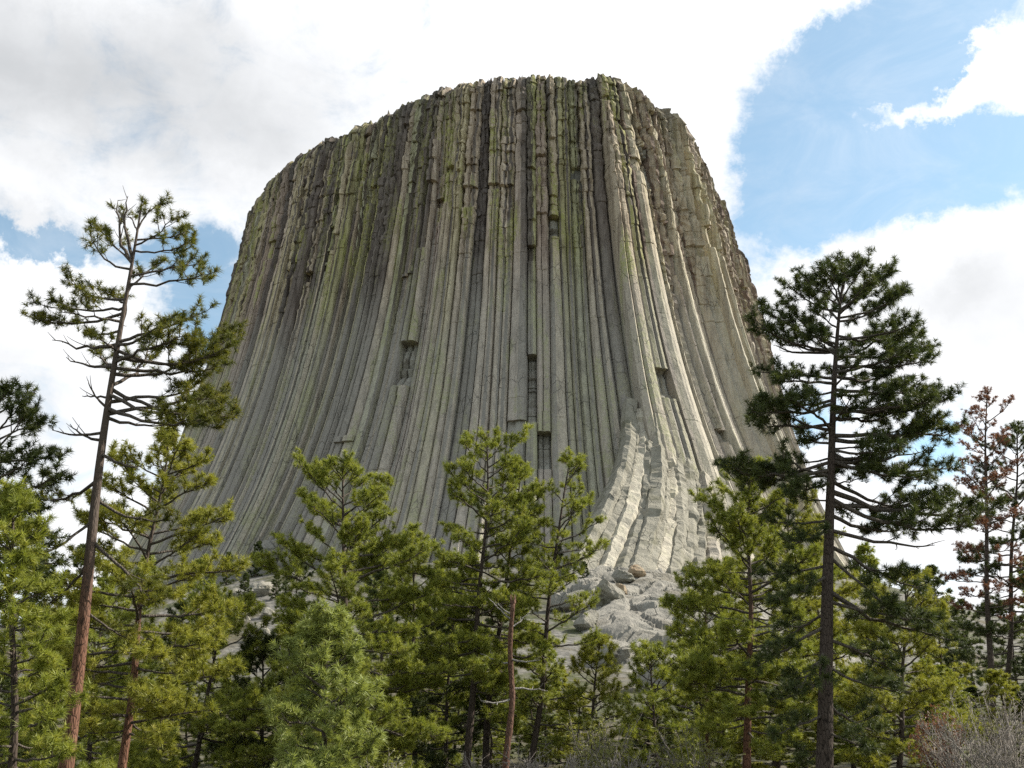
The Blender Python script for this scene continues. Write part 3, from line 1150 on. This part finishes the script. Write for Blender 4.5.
def pine(name, label, cat, top_px, base_px, y, seed, via=None, bark=M_BARK, leaf=N_MID, r0=0.22, crown=0.25, lmax=2.8, nl=42, dens=1.0, tuft=0.225, nn=36, nw=0.021,
         px_limbs=None, dead_px=(), limb_parts=True, group=None, shape=0.75, top_w=0.25, gap=0.0, rise=(-0.12, 0.75), wob=0.012, start=0.3, base_xyz=None, top_xyz=None, wig=.05):
    rs = np.random.RandomState(seed)
    top = W(top_px[0], top_px[1], y) if top_xyz is None else np.asarray(top_xyz, float)
    if base_xyz is None:
        b = W(base_px[0], base_px[1], y)
        # follow the trunk line down to the hill
        d = (b - top) / (top[2] - b[2])
        base = b.copy()
        for _ in range(20):
            gz = float(ground_h(base[0], base[1]))
            base = base + d * (base[2] - gz)
    else:
        base = np.asarray(base_xyz, float)
    base[2] -= 0.15
    root = empty(name, base)
    tag(root, label, cat, group)
    P = trunk_curve(base, top, rs, wob)
    if via is not None:
        vz = np.array([base] + [W(a_, b_, y) for a_, b_ in via] + [top])
        z_ = P[:, 2]
        for c_ in (0, 1):
            P[:, c_] = np.interp(z_, vz[:, 2], vz[:, c_])
        for _ in range(2):
            P[1:-1, :2] = (P[:-2, :2] + 2 * P[1:-1, :2] + P[2:, :2]) / 4
    H = top[2] - base[2]
    K = len(P)
    t = np.linspace(0, 1, K)
    Rr = r0 * ((1 - t) ** 0.85) * (1 - 0.15 * t) + 0.02 + r0 * 0.5 * np.exp(-t * 26)
    g = Geo()
    g.add(*tubes(P[None], Rr[None], 12))
    tufts = []
    limbs = []

    def radius_at(z):
        return np.interp(z, P[:, 2], Rr)

    def attach(py):
        q = proj(P)
        j = np.argmin(np.abs(np.interp(np.linspace(0, 1, 400), t, q[:, 1]) - py))
        return at_curve(P, j / 399.0)

    if px_limbs is not None:
        for (apy, tx, ty, dz, *opt) in px_limbs:
            a = attach(apy)
            e = W(tx, ty, a[1] + dz)
            L = np.linalg.norm(e - a)
            items = []
            sag = opt[0] if opt else 0.08
            dn = opt[1] if len(opt) > 1 else 1.0
            grow_limb(a, e, rs, min(0.014 * L + 0.012, radius_at(a[2]) * 0.6), items, tufts, sag, start, dens * dn, tuft=tuft, wig=wig)
            limbs.append(items)
    for i in range(nl):
        u = (i + rs.rand() * 0.9) / nl
        if rs.rand() < gap:
            continue
        tt_ = crown + (0.985 - crown) * u
        a = at_curve(P, tt_)
        az = i * 2.399 + rs.normal(0, 0.5)
        prof = (1 - u) ** shape * (1 - top_w) + top_w * min(1.0, (1.02 - u) * 6)
        low = 0.55 + 0.45 * min(1, u / 0.18)
        L = lmax * prof * low * rs.uniform(0.55, 1.12)
        if L < 0.25:
            L = 0.25
        el = rise[0] + (rise[1] - rise[0]) * u ** 1.2 + rs.normal(0, 0.13)
        d = np.array([math.cos(az) * math.cos(el), math.sin(az) * math.cos(el), math.sin(el)])
        items = []
        grow_limb(a, a + d * L, rs, min(0.012 * L + 0.010, radius_at(a[2]) * 0.6), items, tufts, 0.06, start, dens, tuft=tuft)
        limbs.append(items)
    # leader tufts
    for k in range(8):
        p = at_curve(P, 0.97 + 0.03 * k / 8)
        tufts.append((p + rs.normal(0, .06, 3), unit(np.array([0, 0, 1.0]) + rs.normal(0, .5, 3)), tuft))
    # dead snags on the bole
    for (apy, tx, ty, dz) in dead_px:
        a = attach(apy)
        e = W(tx, ty, a[1] + dz)
        items = []
        L = np.linalg.norm(e - a)
        grow_limb(a, e, rs, min(0.02 * L + 0.012, 0.06), items, tufts, 0.10, 0.35, dead=True, wig=0.09)
        gg = Geo()
        build_bark(gg, items)
        gg.build("dead_limb", M_LIMB, root, True, base)
    if limb_parts:
        for items in limbs:
            gg = Geo()
            build_bark(gg, items)
            gg.build("limb", M_LIMB, root, True, base)
    else:
        for items in limbs:
            build_bark(g, items, (4, 3, 3))
    g.build("trunk", bark, root, True, base)
    Pt = np.array([x[0] for x in tufts])
    Dr = np.array([x[1] for x in tufts])
    Sz = np.array([x[2] for x in tufts])
    NTUFT[0] += len(Pt)
    V, F = needles(Pt, Dr, Sz, nn, nw, rs)
    mk("crown", V - base, [F], leaf, root)
    return root


def copy_tree(o, parent=None):
    c = o.copy()
    COL.objects.link(c)
    if parent is not None:
        c.parent = parent
    for ch in list(o.children):
        copy_tree(ch, c)
    return c


# left foreground pine: open crown on bare limbs
pine("pine_tree", "tall open-crowned pine on the left with bare twisted limbs and a red-brown bole", "pine tree",
     (143, 196), (66, 768), 29.0, 1, via=[(68, 752), (82, 640), (95, 500), (104, 428), (118, 342), (132, 265)], bark=M_BARK_RED, leaf=N_OLIVE, r0=0.205, nl=0, dens=.82, start=.38, wig=.10, tuft=0.22, nn=38, nw=0.018,
     px_limbs=[
         (230, 160, 205, 0.3, -.05), (240, 186, 232, 0.8), (250, 194, 240, -0.6), (262, 96, 226, 0.4, .14, 1.1), (270, 90, 232, -0.9, .14), (276, 200, 262, 0.9), (285, 205, 275, -.8),
         (232, 120, 215, 0.9, .0, .5), (245, 172, 215, -1.0, 0), (292, 160, 262, 1.2),
         (300, 66, 278, 0.4, .1), (308, 32, 302, -0.5, .12, 1.1), (314, 34, 318, 0.7, .1), (322, 60, 312, -1.3, .08), (330, 82, 332, 0.6, .05, .8), (306, 104, 290, 1.4),
         (342, 205, 312, 0.6, .12), (350, 230, 345, -0.8, .16, 1.2), (356, 238, 332, 0.9, .16, 1.2), (362, 190, 335, -1.6, .12, 1.2), (368, 218, 368, 0.2, .14), (374, 200, 350, 1.7, .1),
         (345, 168, 318, -1.5), (385, 150, 340, 2.0, .1),
         (388, 225, 402, 0.5, .16, 1.1), (394, 232, 414, -0.9, .18, 1.1), (402, 205, 392, 1.5, .14), (408, 198, 420, -1.6, .1), (415, 222, 396, 2.0, .14),
         (350, 95, 336, -1.6, .05, .7), (365, 100, 350, 1.8, .05, .6), (380, 112, 365, 2.0, .03, .5),
         (520, 30, 560, -0.8, .1), (540, 150, 600, -.6, .1), (500, 170, 520, 0.8, .1), (560, 40, 610, .6, .1), (610, 130, 640, 1.0, .1), (480, 40, 500, 1.4, .08),
     ],
     dead_px=[(366, 66, 357, .5), (398, 82, 396, .2), (408, 88, 380, -.4), (432, 52, 430, -.3), (440, 70, 424, .5), (345, 52, 340, .6), (418, 170, 425, .7), (262, 118, 200, .4), (258, 128, 196, -.5), (300, 120, 330, 1.0), (455, 140, 470, -.8)])

# right foreground pine: dense dark flat-topped crown
pine("pine_tree", "tallest dark pine on the right with a broad rounded crown overlapping the tower's right edge", "pine tree",
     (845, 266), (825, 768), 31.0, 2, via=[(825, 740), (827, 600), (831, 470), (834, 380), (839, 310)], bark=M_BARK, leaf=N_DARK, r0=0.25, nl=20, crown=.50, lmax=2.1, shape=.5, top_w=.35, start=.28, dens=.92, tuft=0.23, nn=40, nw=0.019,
     px_limbs=[
         (300, 832, 262, 0.3, 0), (302, 868, 262, -.4, 0), (306, 800, 274, .5, .05), (310, 892, 268, .6, .08), (312, 786, 282, -.6, .08), (318, 908, 290, -.4, .12), (322, 900, 296, 1.2, .1),
         (296, 850, 264, 1.0, 0), (305, 826, 270, -1.2, 0), (315, 870, 280, -1.5, .05), (320, 812, 290, 1.6, .05), (312, 884, 284, 1.7, .05),
         (336, 922, 334, .3, .08), (340, 914, 322, -1.2, .08), (344, 762, 308, .2, .14, 1.1), (350, 752, 318, -.9, .12, 1.1), (348, 782, 300, 1.2, .1), (356, 930, 352, 1.0, .1),
         (352, 765, 330, 1.5, .1, .8), (360, 895, 330, 1.9, .06), (366, 930, 362, -.6, .08, 1.1), (372, 912, 348, -1.8, .06), (376, 890, 372, 2.0, .08),
         (378, 758, 372, .5, .08, .9), (384, 780, 380, -1.3, .06), (390, 930, 392, .4, .1, 1.1), (394, 905, 384, -1.5, .08), (400, 760, 404, .3, .1, 1.1), (404, 752, 412, -.8, .1, 1.1),
         (408, 952, 396, .5, .12, 1.1), (412, 930, 402, -1.2, .1, 1.1), (418, 900, 412, 1.8, .08), (424, 750, 420, .8, .14), (430, 790, 400, -1.7, .06), (436, 956, 430, .4, .14), (440, 940, 424, 1.4, .12),
         (444, 800, 430, 1.8, .06, .8), (450, 900, 450, -1.6, .06), (454, 956, 468, .3, .12), (460, 930, 478, -.9, .1), (466, 880, 466, 1.9, .06),
         (462, 738, 474, .2, .12, 1.1), (470, 726, 466, -.8, .12), (474, 760, 480, 1.2, .08), (482, 790, 490, -1.4, .05),
         (492, 990, 512, .5, .12), (498, 970, 524, -.8, .14), (505, 950, 498, 1.3, .1), (515, 900, 530, 1.8, .08), (520, 770, 520, .6, .06, .8), (528, 790, 545, -1.3, .05),
         (545, 920, 590, .8, .1), (556, 900, 610, -.9, .1), (566, 760, 575, .5, .06), (575, 780, 600, -1.2, .06), (590, 950, 640, 1.0, .1), (600, 930, 620, -1.3, .08), (612, 780, 640, 1.5, .06),
         (625, 760, 665, -.5, .06), (640, 890, 670, 1.2, .06), (650, 800, 690, -1.5, .04), (665, 900, 690, -1.0, .05), (680, 770, 700, .6, .04), (700, 880, 730, 1.4, .04), (715, 775, 735, -.7, .04),
         (730, 870, 750, -1.1, .03), (740, 800, 765, 1.0, .03),
     ],
     dead_px=[(352, 775, 345, .3), (430, 770, 408, .6), (462, 900, 440, -.4), (480, 905, 505, .5), (476, 780, 455, -.5), (530, 935, 545, .4), (458, 920, 452, .9)])

# pines of the middle row: each with its own shape
P_ = [
    # label, top, base, y, seed, kwargs
    ("leafy yellow-green pine with a slim orange bole right of the tall open-crowned pine", (170, 438), (123, 768), 33, 3, dict(bark=M_BARK_RED, leaf=N_YEL, r0=0.14, crown=0.22, lmax=3.95, nl=63)),
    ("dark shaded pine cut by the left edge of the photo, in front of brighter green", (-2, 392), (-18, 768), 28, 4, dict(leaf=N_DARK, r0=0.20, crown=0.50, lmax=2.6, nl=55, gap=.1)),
    ("bright green bushy pine low in the left corner", (14, 494), (8, 768), 25, 5, dict(leaf=N_MID, r0=0.10, crown=0.06, lmax=1.7, nl=66)),
    ("slim dark-trunked pine between the orange-boled pine and the talus", (218, 596), (193, 768), 44, 6, dict(leaf=N_MID, r0=0.12, crown=0.11, lmax=3.03, nl=49, gap=.1)),
    ("broad bright pine left of centre with a full cone of lit foliage", (342, 462), (342, 768), 43, 7, dict(leaf=N_MID, r0=0.18, crown=0.08, lmax=5.40, nl=80, dens=1.05)),
    ("young pale green pine standing in front of the broad bright pine", (324, 624), (322, 768), 21.5, 8, dict(leaf=N_BLUE, dens=1.3, r0=0.07, crown=0.01, lmax=1.35, nl=58, tuft=.19)),
    ("middle pine between the broad bright pine and the tall twin-trunked clump", (412, 528), (416, 768), 52, 9, dict(leaf=N_MID, r0=0.13, crown=0.11, lmax=3.95, nl=58)),
    ("tall yellow-topped pine, left trunk of the central clump", (487, 434), (466, 768), 46, 10, dict(leaf=N_MID, r0=0.16, crown=0.26, lmax=3.95, nl=63, gap=.05)),
    ("second tall pine of the central clump, its trunk close behind the broken snag", (522, 462), (488, 768), 48, 11, dict(leaf=N_MID, r0=0.16, crown=0.19, lmax=3.29, nl=63)),
    ("slender darker pine with open upswept limbs, right of the central clump", (571, 456), (528, 768), 47, 12, dict(leaf=N_MID, r0=0.14, crown=0.14, lmax=3.42, nl=58, gap=.12, rise=(.05, .8), dens=.8)),
    ("dark full pine with reddish bole left of the tallest dark pine", (752, 466), (745, 768), 39, 13, dict(bark=M_BARK_RED, leaf=N_MID, r0=0.15, crown=0.17, lmax=4.08, nl=80, dens=1.1)),
    ("yellow-green pine directly behind the tallest dark pine's left limbs", (790, 500), (775, 768), 52, 14, dict(leaf=N_YEL, r0=0.14, crown=0.11, lmax=4.48, nl=66)),
    ("sunlit yellow-green pine low to the right of the tallest dark pine", (905, 575), (898, 768), 45, 15, dict(leaf=N_YEL, r0=0.12, crown=0.08, lmax=3.55, nl=60)),
    ("thin sparse little pine below the pale bedrock slab", (652, 650), (656, 768), 45, 16, dict(leaf=N_MID, r0=0.08, crown=0.08, lmax=2.24, nl=43, dens=.7, gap=.1)),
    ("small leafy pine below the slender darker pine's right side", (600, 640), (592, 768), 48, 17, dict(leaf=N_YEL, r0=0.09, crown=0.08, lmax=2.64, nl=49, dens=.8)),
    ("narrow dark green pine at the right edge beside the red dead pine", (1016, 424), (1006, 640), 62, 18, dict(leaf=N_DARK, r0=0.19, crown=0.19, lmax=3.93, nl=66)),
    ("low dark pine under the central clump, left of its trunks", (452, 610), (445, 768), 50, 19, dict(leaf=N_DARK, r0=0.10, crown=0.08, lmax=3.03, nl=52)),
    ("small bright pine at the foot of the yellowish pine on the left", (95, 600), (92, 768), 40, 20, dict(leaf=N_MID, r0=0.10, crown=0.06, lmax=3.03, nl=55)),
    ("dim green pine behind the young pale green pine's left side", (262, 640), (262, 768), 46, 21, dict(leaf=N_DARK, r0=0.10, crown=0.06, lmax=2.89, nl=52)),
    ("short pine with reddish stem between the sparse little pine and the dark full pine", (705, 600), (708, 768), 48, 22, dict(bark=M_BARK_RED, leaf=N_MID, r0=0.10, crown=0.15, lmax=2.89, nl=52)),
]
for lab, tp, bp, y, seed, kw in P_:
    kw.setdefault('shape', [0.55, 0.7, 0.5, 0.62][seed % 4])
    kw.setdefault('top_w', [0.40, 0.28, 0.5, 0.34][seed % 4])
    kw.setdefault('start', 0.36)
    pine("pine_tree", lab, "pine tree", tp, bp, y, 100 + seed, **kw)

# pine with dead red needles
pine("dead_pine", "dying pine with sparse rust-red needles at the right edge", "dead pine", (988, 386), (990, 660), 60, 140, leaf=N_RED, r0=0.2, crown=0.35, lmax=3.5, nl=46, dens=.85, gap=.05, tuft=.2, nn=20, nw=.03, top_w=.45, rise=(0, .9))

# broken snag
rs = np.random.RandomState(8)
top = W(513, 601, 43)
b = W(504, 768, 43)
gz = float(ground_h(b[0], b[1]))
base = np.array([b[0] - 0.02, b[1], gz - .1])
root = empty("broken_snag", base)
tag(root, "broken reddish dead trunk with bare stubs standing in front of the central pine clump", "dead tree")
P = trunk_curve(base, top, rs, 0.02)
g = Geo()
g.add(*tubes(P[None], np.linspace(.16, .095, len(P)) * (1 + 0.10 * np.sin(np.arange(len(P)) * 1.9))[None], 10))
for k in range(6):      # splintered top
    a = k * 1.05
    q = top + np.array([math.cos(a) * .08, math.sin(a) * .08, -.1])
    g.add(*tubes(np.stack([q, q + np.array([math.cos(a) * .03, math.sin(a) * .03, rs.uniform(.15, .6)])])[None], np.array([[.05, .008]]), 4))
g.build("trunk", M_SNAG, root, True, base)
for (t_, tx, ty, dz) in [(.93, 497, 603, .3), (.9, 490, 600, -.4), (.86, 530, 612, .5), (.68, 482, 654, .2), (.7, 540, 660, -.3), (.55, 545, 690, .6), (.5, 480, 700, -.5)]:
    a = at_curve(P, t_)
    items = []
    grow_limb(a, W(tx, ty, 43 + dz), rs, .04, items, [], 0.1, .4, dead=True, wig=.1)
    gg = Geo()
    build_bark(gg, items)
    gg.build("dead_limb", M_DEADW, root, True, base)


# pines filling the hill behind: a few kinds, copied with their trunk and crown
kinds = []
for i, (leaf, lm, H_, cr) in enumerate([(N_MID, 3.0, 13, .12), (N_DARK, 2.9, 14, .18), (N_YEL, 2.6, 11, .10), (N_MID, 2.3, 12, .2)]):
    k = pine("pine_tree", "x", "pine tree", None, None, 0, 400 + i, leaf=leaf, r0=0.16, crown=cr, lmax=lm, nl=62, dens=.62, tuft=.30, nn=18, nw=.05, limb_parts=False,
             base_xyz=(0, 0, 0), top_xyz=(0.3, 0.1, H_), group="pines on the hill behind the front row")
    kinds.append(k)
KH = [13, 14, 11, 12]
back = [
    # px, top py, y, kind, label
    (35, 560, 75, 1, "hill pine seen between the dark edge pine and the tall open-crowned pine"),
    (110, 575, 85, 0, "hill pine behind the orange bole, left of it"),
    (150, 560, 92, 3, "hill pine behind the orange bole, right of it"),
    (60, 610, 60, 2, "yellowish hill pine low behind the tall open-crowned pine's bole"),
    (185, 600, 78, 1, "dark hill pine left of the slim dark-trunked pine"),
    (240, 655, 66, 0, "hill pine in front of the left talus"),
    (290, 610, 80, 3, "hill pine behind the broad bright pine's left skirt"),
    (385, 570, 85, 1, "dark hill pine behind the broad bright pine's right skirt"),
    (440, 570, 72, 0, "hill pine in the gap left of the central clump"),
    (420, 600, 95, 3, "farther hill pine in the gap left of the central clump"),
    (500, 600, 74, 1, "dark hill pine behind the central clump's trunks"),
    (545, 640, 68, 0, "hill pine low behind the slender darker pine"),
    (575, 690, 64, 2, "yellowish low hill pine under the grey boulders"),
    (640, 715, 62, 0, "low hill pine under the bedrock slab"),
    (690, 690, 66, 1, "dark low hill pine right of the bedrock slab"),
    (725, 560, 82, 0, "hill pine behind the dark full pine's left side"),
    (815, 560, 76, 2, "yellowish hill pine behind the tallest dark pine's bole"),
    (862, 548, 84, 3, "hill pine just right of the tallest dark pine's bole"),
    (930, 610, 78, 2, "yellowish hill pine behind the sunlit low pine"),
    (880, 620, 66, 0, "hill pine low behind the sunlit low pine's left side"),
    (960, 600, 110, 1, "dark far pine left of the rust-red pine's bole"),
    (1000, 600, 84, 1, "dark hill pine under the rust-red pine"),
    (1030, 560, 90, 0, "hill pine cut by the right edge"),
    (330, 680, 60, 1, "dark hill pine under the broad bright pine"),
    (400, 690, 58, 0, "low hill pine right of the young pale green pine"),
    (150, 680, 55, 0, "low hill pine right of the orange bole"),
    (20, 680, 55, 3, "low hill pine in the left corner"),
    (745, 650, 70, 3, "hill pine behind the dark full pine's bole"),
    (935, 566, 96, 1, "far dark pine on the skyline between the tallest dark pine and the rust-red pine"),
    (470, 556, 88, 3, "hill pine close behind the left trunk of the central clump"),
    (375, 548, 96, 0, "tall hill pine rising behind the broad bright pine's right shoulder"),
    (300, 556, 100, 1, "tall hill pine at the talus edge left of the broad bright pine"),
    (205, 560, 96, 0, "tall hill pine above the slim dark-trunked pine"),
    (80, 545, 98, 1, "tall hill pine just right of the tall open-crowned pine's bole"),
    (845, 690, 58, 0, "low hill pine beside the foot of the tallest dark pine"),
]
used = set()
for i, (px, py, y, kd, lab) in enumerate(back):
    k = kinds[kd]
    o = k if kd not in used else copy_tree(k)
    used.add(kd)
    top = W(px, py, y)
    gz = float(ground_h(top[0], top[1]))
    sc_ = (top[2] - gz) / KH[kd]
    o.location = (top[0], y, gz - 0.1)
    wsc = max(0.75, min(1.25, sc_ * 1.15 + .1))
    o.scale = (wsc, wsc, sc_)
    o.rotation_euler = (0, 0, i * 2.1)
    o['label'] = lab

under = copy_tree(kinds[0])
UL = "low bushy young pine in the dense green understory along the bottom of the photo"
rs = np.random.RandomState(21)
n_u = 0
for px in np.arange(-10, 1034, 26):
    if 585 < px < 640:
        continue
    kd = [0, 1, 2, 1, 3][n_u % 5]
    o = under if n_u == 0 else copy_tree(kinds[kd])
    y = rs.uniform(46, 72)
    top = W(px + rs.uniform(-8, 8), rs.uniform(655, 715), y)
    gz = float(ground_h(top[0], top[1]))
    kh = KH[0] if n_u == 0 else KH[kd]
    hz = max(2.5, top[2] - gz)
    o.location = (top[0], y, gz - .1)
    o.scale = (0.72, 0.72, hz / kh)
    o.rotation_euler = (0, 0, rs.uniform(0, 6.28))
    o['label'] = UL
    o['group'] = "young pines of the understory"
    n_u += 1

# tiny pines on the talus
small = pine("pine_tree", "x", "pine tree", None, None, 0, 450, leaf=N_DARK, r0=0.12, crown=.06, lmax=1.8, nl=40, dens=.6, tuft=.32, nn=16, nw=.08, limb_parts=False, base_xyz=(0, 0, 0), top_xyz=(.1, 0, 7), group="small pines scattered on the talus")
first = True
for i, (px, py, hgt, lab) in enumerate([
    (256, 570, 9, "tiny dark pine on the talus against the tower's left foot"),
    (243, 606, 7, "tiny pine on the talus beside the squarish boulder"),
    (226, 585, 8, "tiny pine at the talus edge by the yellowish pine"),
    (672, 530, 6, "tiny bush-like pine on the ledge right of the buttress"),
    (275, 600, 6, "tiny pine on the talus close to the broad bright pine"),
    (585, 590, 6, "tiny pine at the foot of the front face left of the buttress"),
    (560, 570, 6, "tiny pine at the foot of the front face behind the slender pine"),
    (420, 560, 7, "tiny pine at the foot of the front face left of the central clump"),
]):
    o = small if first else copy_tree(small)
    first = False
    p = on_ground(px, py, 90, 258)
    o.location = (p[0], p[1], float(ground_h(p[0], p[1])) - .1)
    o.scale = (hgt / 7,) * 3
    o.rotation_euler = (0, 0, i * 1.7)
    o['label'] = lab


# ------------------------------------------------------------------ bare and budding shrubs
def shrub(label, px, py, y, hgt, spread, seed, mat=M_TWIG, leaf=None, nst=16, nleaf=10, group=None):
    rs = np.random.RandomState(seed)
    p = W(px, py, y)
    gz = float(ground_h(p[0], p[1]))
    base = np.array([p[0], y, gz - .05])
    root = empty("shrub", base)
    tag(root, label, "shrub", group)
    g = Geo()
    S1_, S2_, S3_, ends = [], [], [], []
    for i in range(nst):
        az = rs.uniform(0, 6.28)
        sp = spread * math.sqrt(rs.rand())
        tip = base + np.array([math.cos(az) * sp, math.sin(az) * sp, hgt * rs.uniform(.6, 1.05)])
        b0 = base + np.array([math.cos(az) * .12, math.sin(az) * .12, 0])
        c = b0 + (tip - b0) * .5 + np.array([-math.cos(az), -math.sin(az), .0]) * sp * .2 + rs.normal(0, .08, 3)
        P = bez(b0, c, tip, 7)
        P[1:] += rs.normal(0, .03, (6, 3))
        S1_.append(P)
        for j in range(9):
            t_ = rs.uniform(.25, 1)
            q = at_curve(P, t_)
            d = unit(unit(tip - b0) + rs.normal(0, .65, 3))
            L = rs.uniform(.25, .7) * hgt * .35
            Q = bez(q, q + d * L * .5 + rs.normal(0, .03, 3), q + d * L + np.array([0, 0, .08]), 4)
            S2_.append(Q)
            for k in range(5):
                w = at_curve(Q, rs.uniform(.2, 1))
                dd = unit(d + rs.normal(0, .7, 3))
                e = w + dd * rs.uniform(.10, .28)
                S3_.append(np.stack([w, e]))
                ends.append((e, dd))
    g.add(*tubes(np.stack(S1_), np.linspace(.02, .008, 7)[None], 4))
    g.add(*tubes(np.stack(S2_), np.linspace(.010, .005, 4)[None], 3))
    g.add(*tubes(np.stack(S3_), np.array([[.0055, .003]]), 3))
    g.build("branches", mat, root, True, base)
    if leaf is not None:
        Pt = np.array([e[0] for e in ends])
        Dr = np.array([e[1] for e in ends])
        V, F = needles(Pt, Dr, np.full(len(Pt), .10), nleaf, .04, rs, 1.5)
        mk("foliage", V - base, [F], leaf, root)
    return root


SH = "bare grey shrubs along the foot of the hill"
for args in [
    ("bare grey shrub in the bottom right corner", 1005, 720, 26, 2.7, 1.6, 1, M_TWIG, None, 26),
    ("bare grey shrub left of the one in the bottom right corner", 962, 735, 29, 2.5, 1.5, 2, M_TWIG, None, 24),
    ("taller bare shrub behind the bottom right corner, under the rust-red pine", 985, 700, 36, 3.3, 1.8, 3, M_TWIG, None, 26),
    ("bare twiggy shrub at the bottom edge below the broken snag", 497, 755, 27, 1.6, 1.3, 4, M_TWIG, None, 24),
    ("bare twiggy shrub at the bottom edge right of the broken snag", 555, 750, 28, 1.8, 1.5, 5, M_TWIG, None, 24),
    ("low bare shrub at the bottom edge below the slab", 612, 757, 29, 1.7, 1.4, 6, M_TWIG, None, 22),
]:
    shrub(*args, group=SH)
shrub("budding yellow-green shrub below the slab, left of the sparse little pine", 598, 720, 36, 3.0, 1.5, 11, M_TWIG, N_LEAF, 18, 4)
shrub("budding yellow-green shrub right of the sparse little pine", 690, 740, 36, 2.4, 1.4, 12, M_TWIG, N_LEAF, 16, 4)
shrub("rust-coloured dry bush beside the bare shrubs on the right", 935, 725, 36, 2.6, 1.0, 13, M_TWIG, N_RED, 16, 6)
shrub("budding shrub at the bottom edge below the young pale green pine", 400, 755, 30, 1.8, 1.3, 14, M_TWIG, N_LEAF, 16, 3)
open("/tmp/w/log.txt", "w").write(f"{NCOL} {NTUFT[0]}") if 0 else None
print("tufts", NTUFT[0], "columns", NCOL)
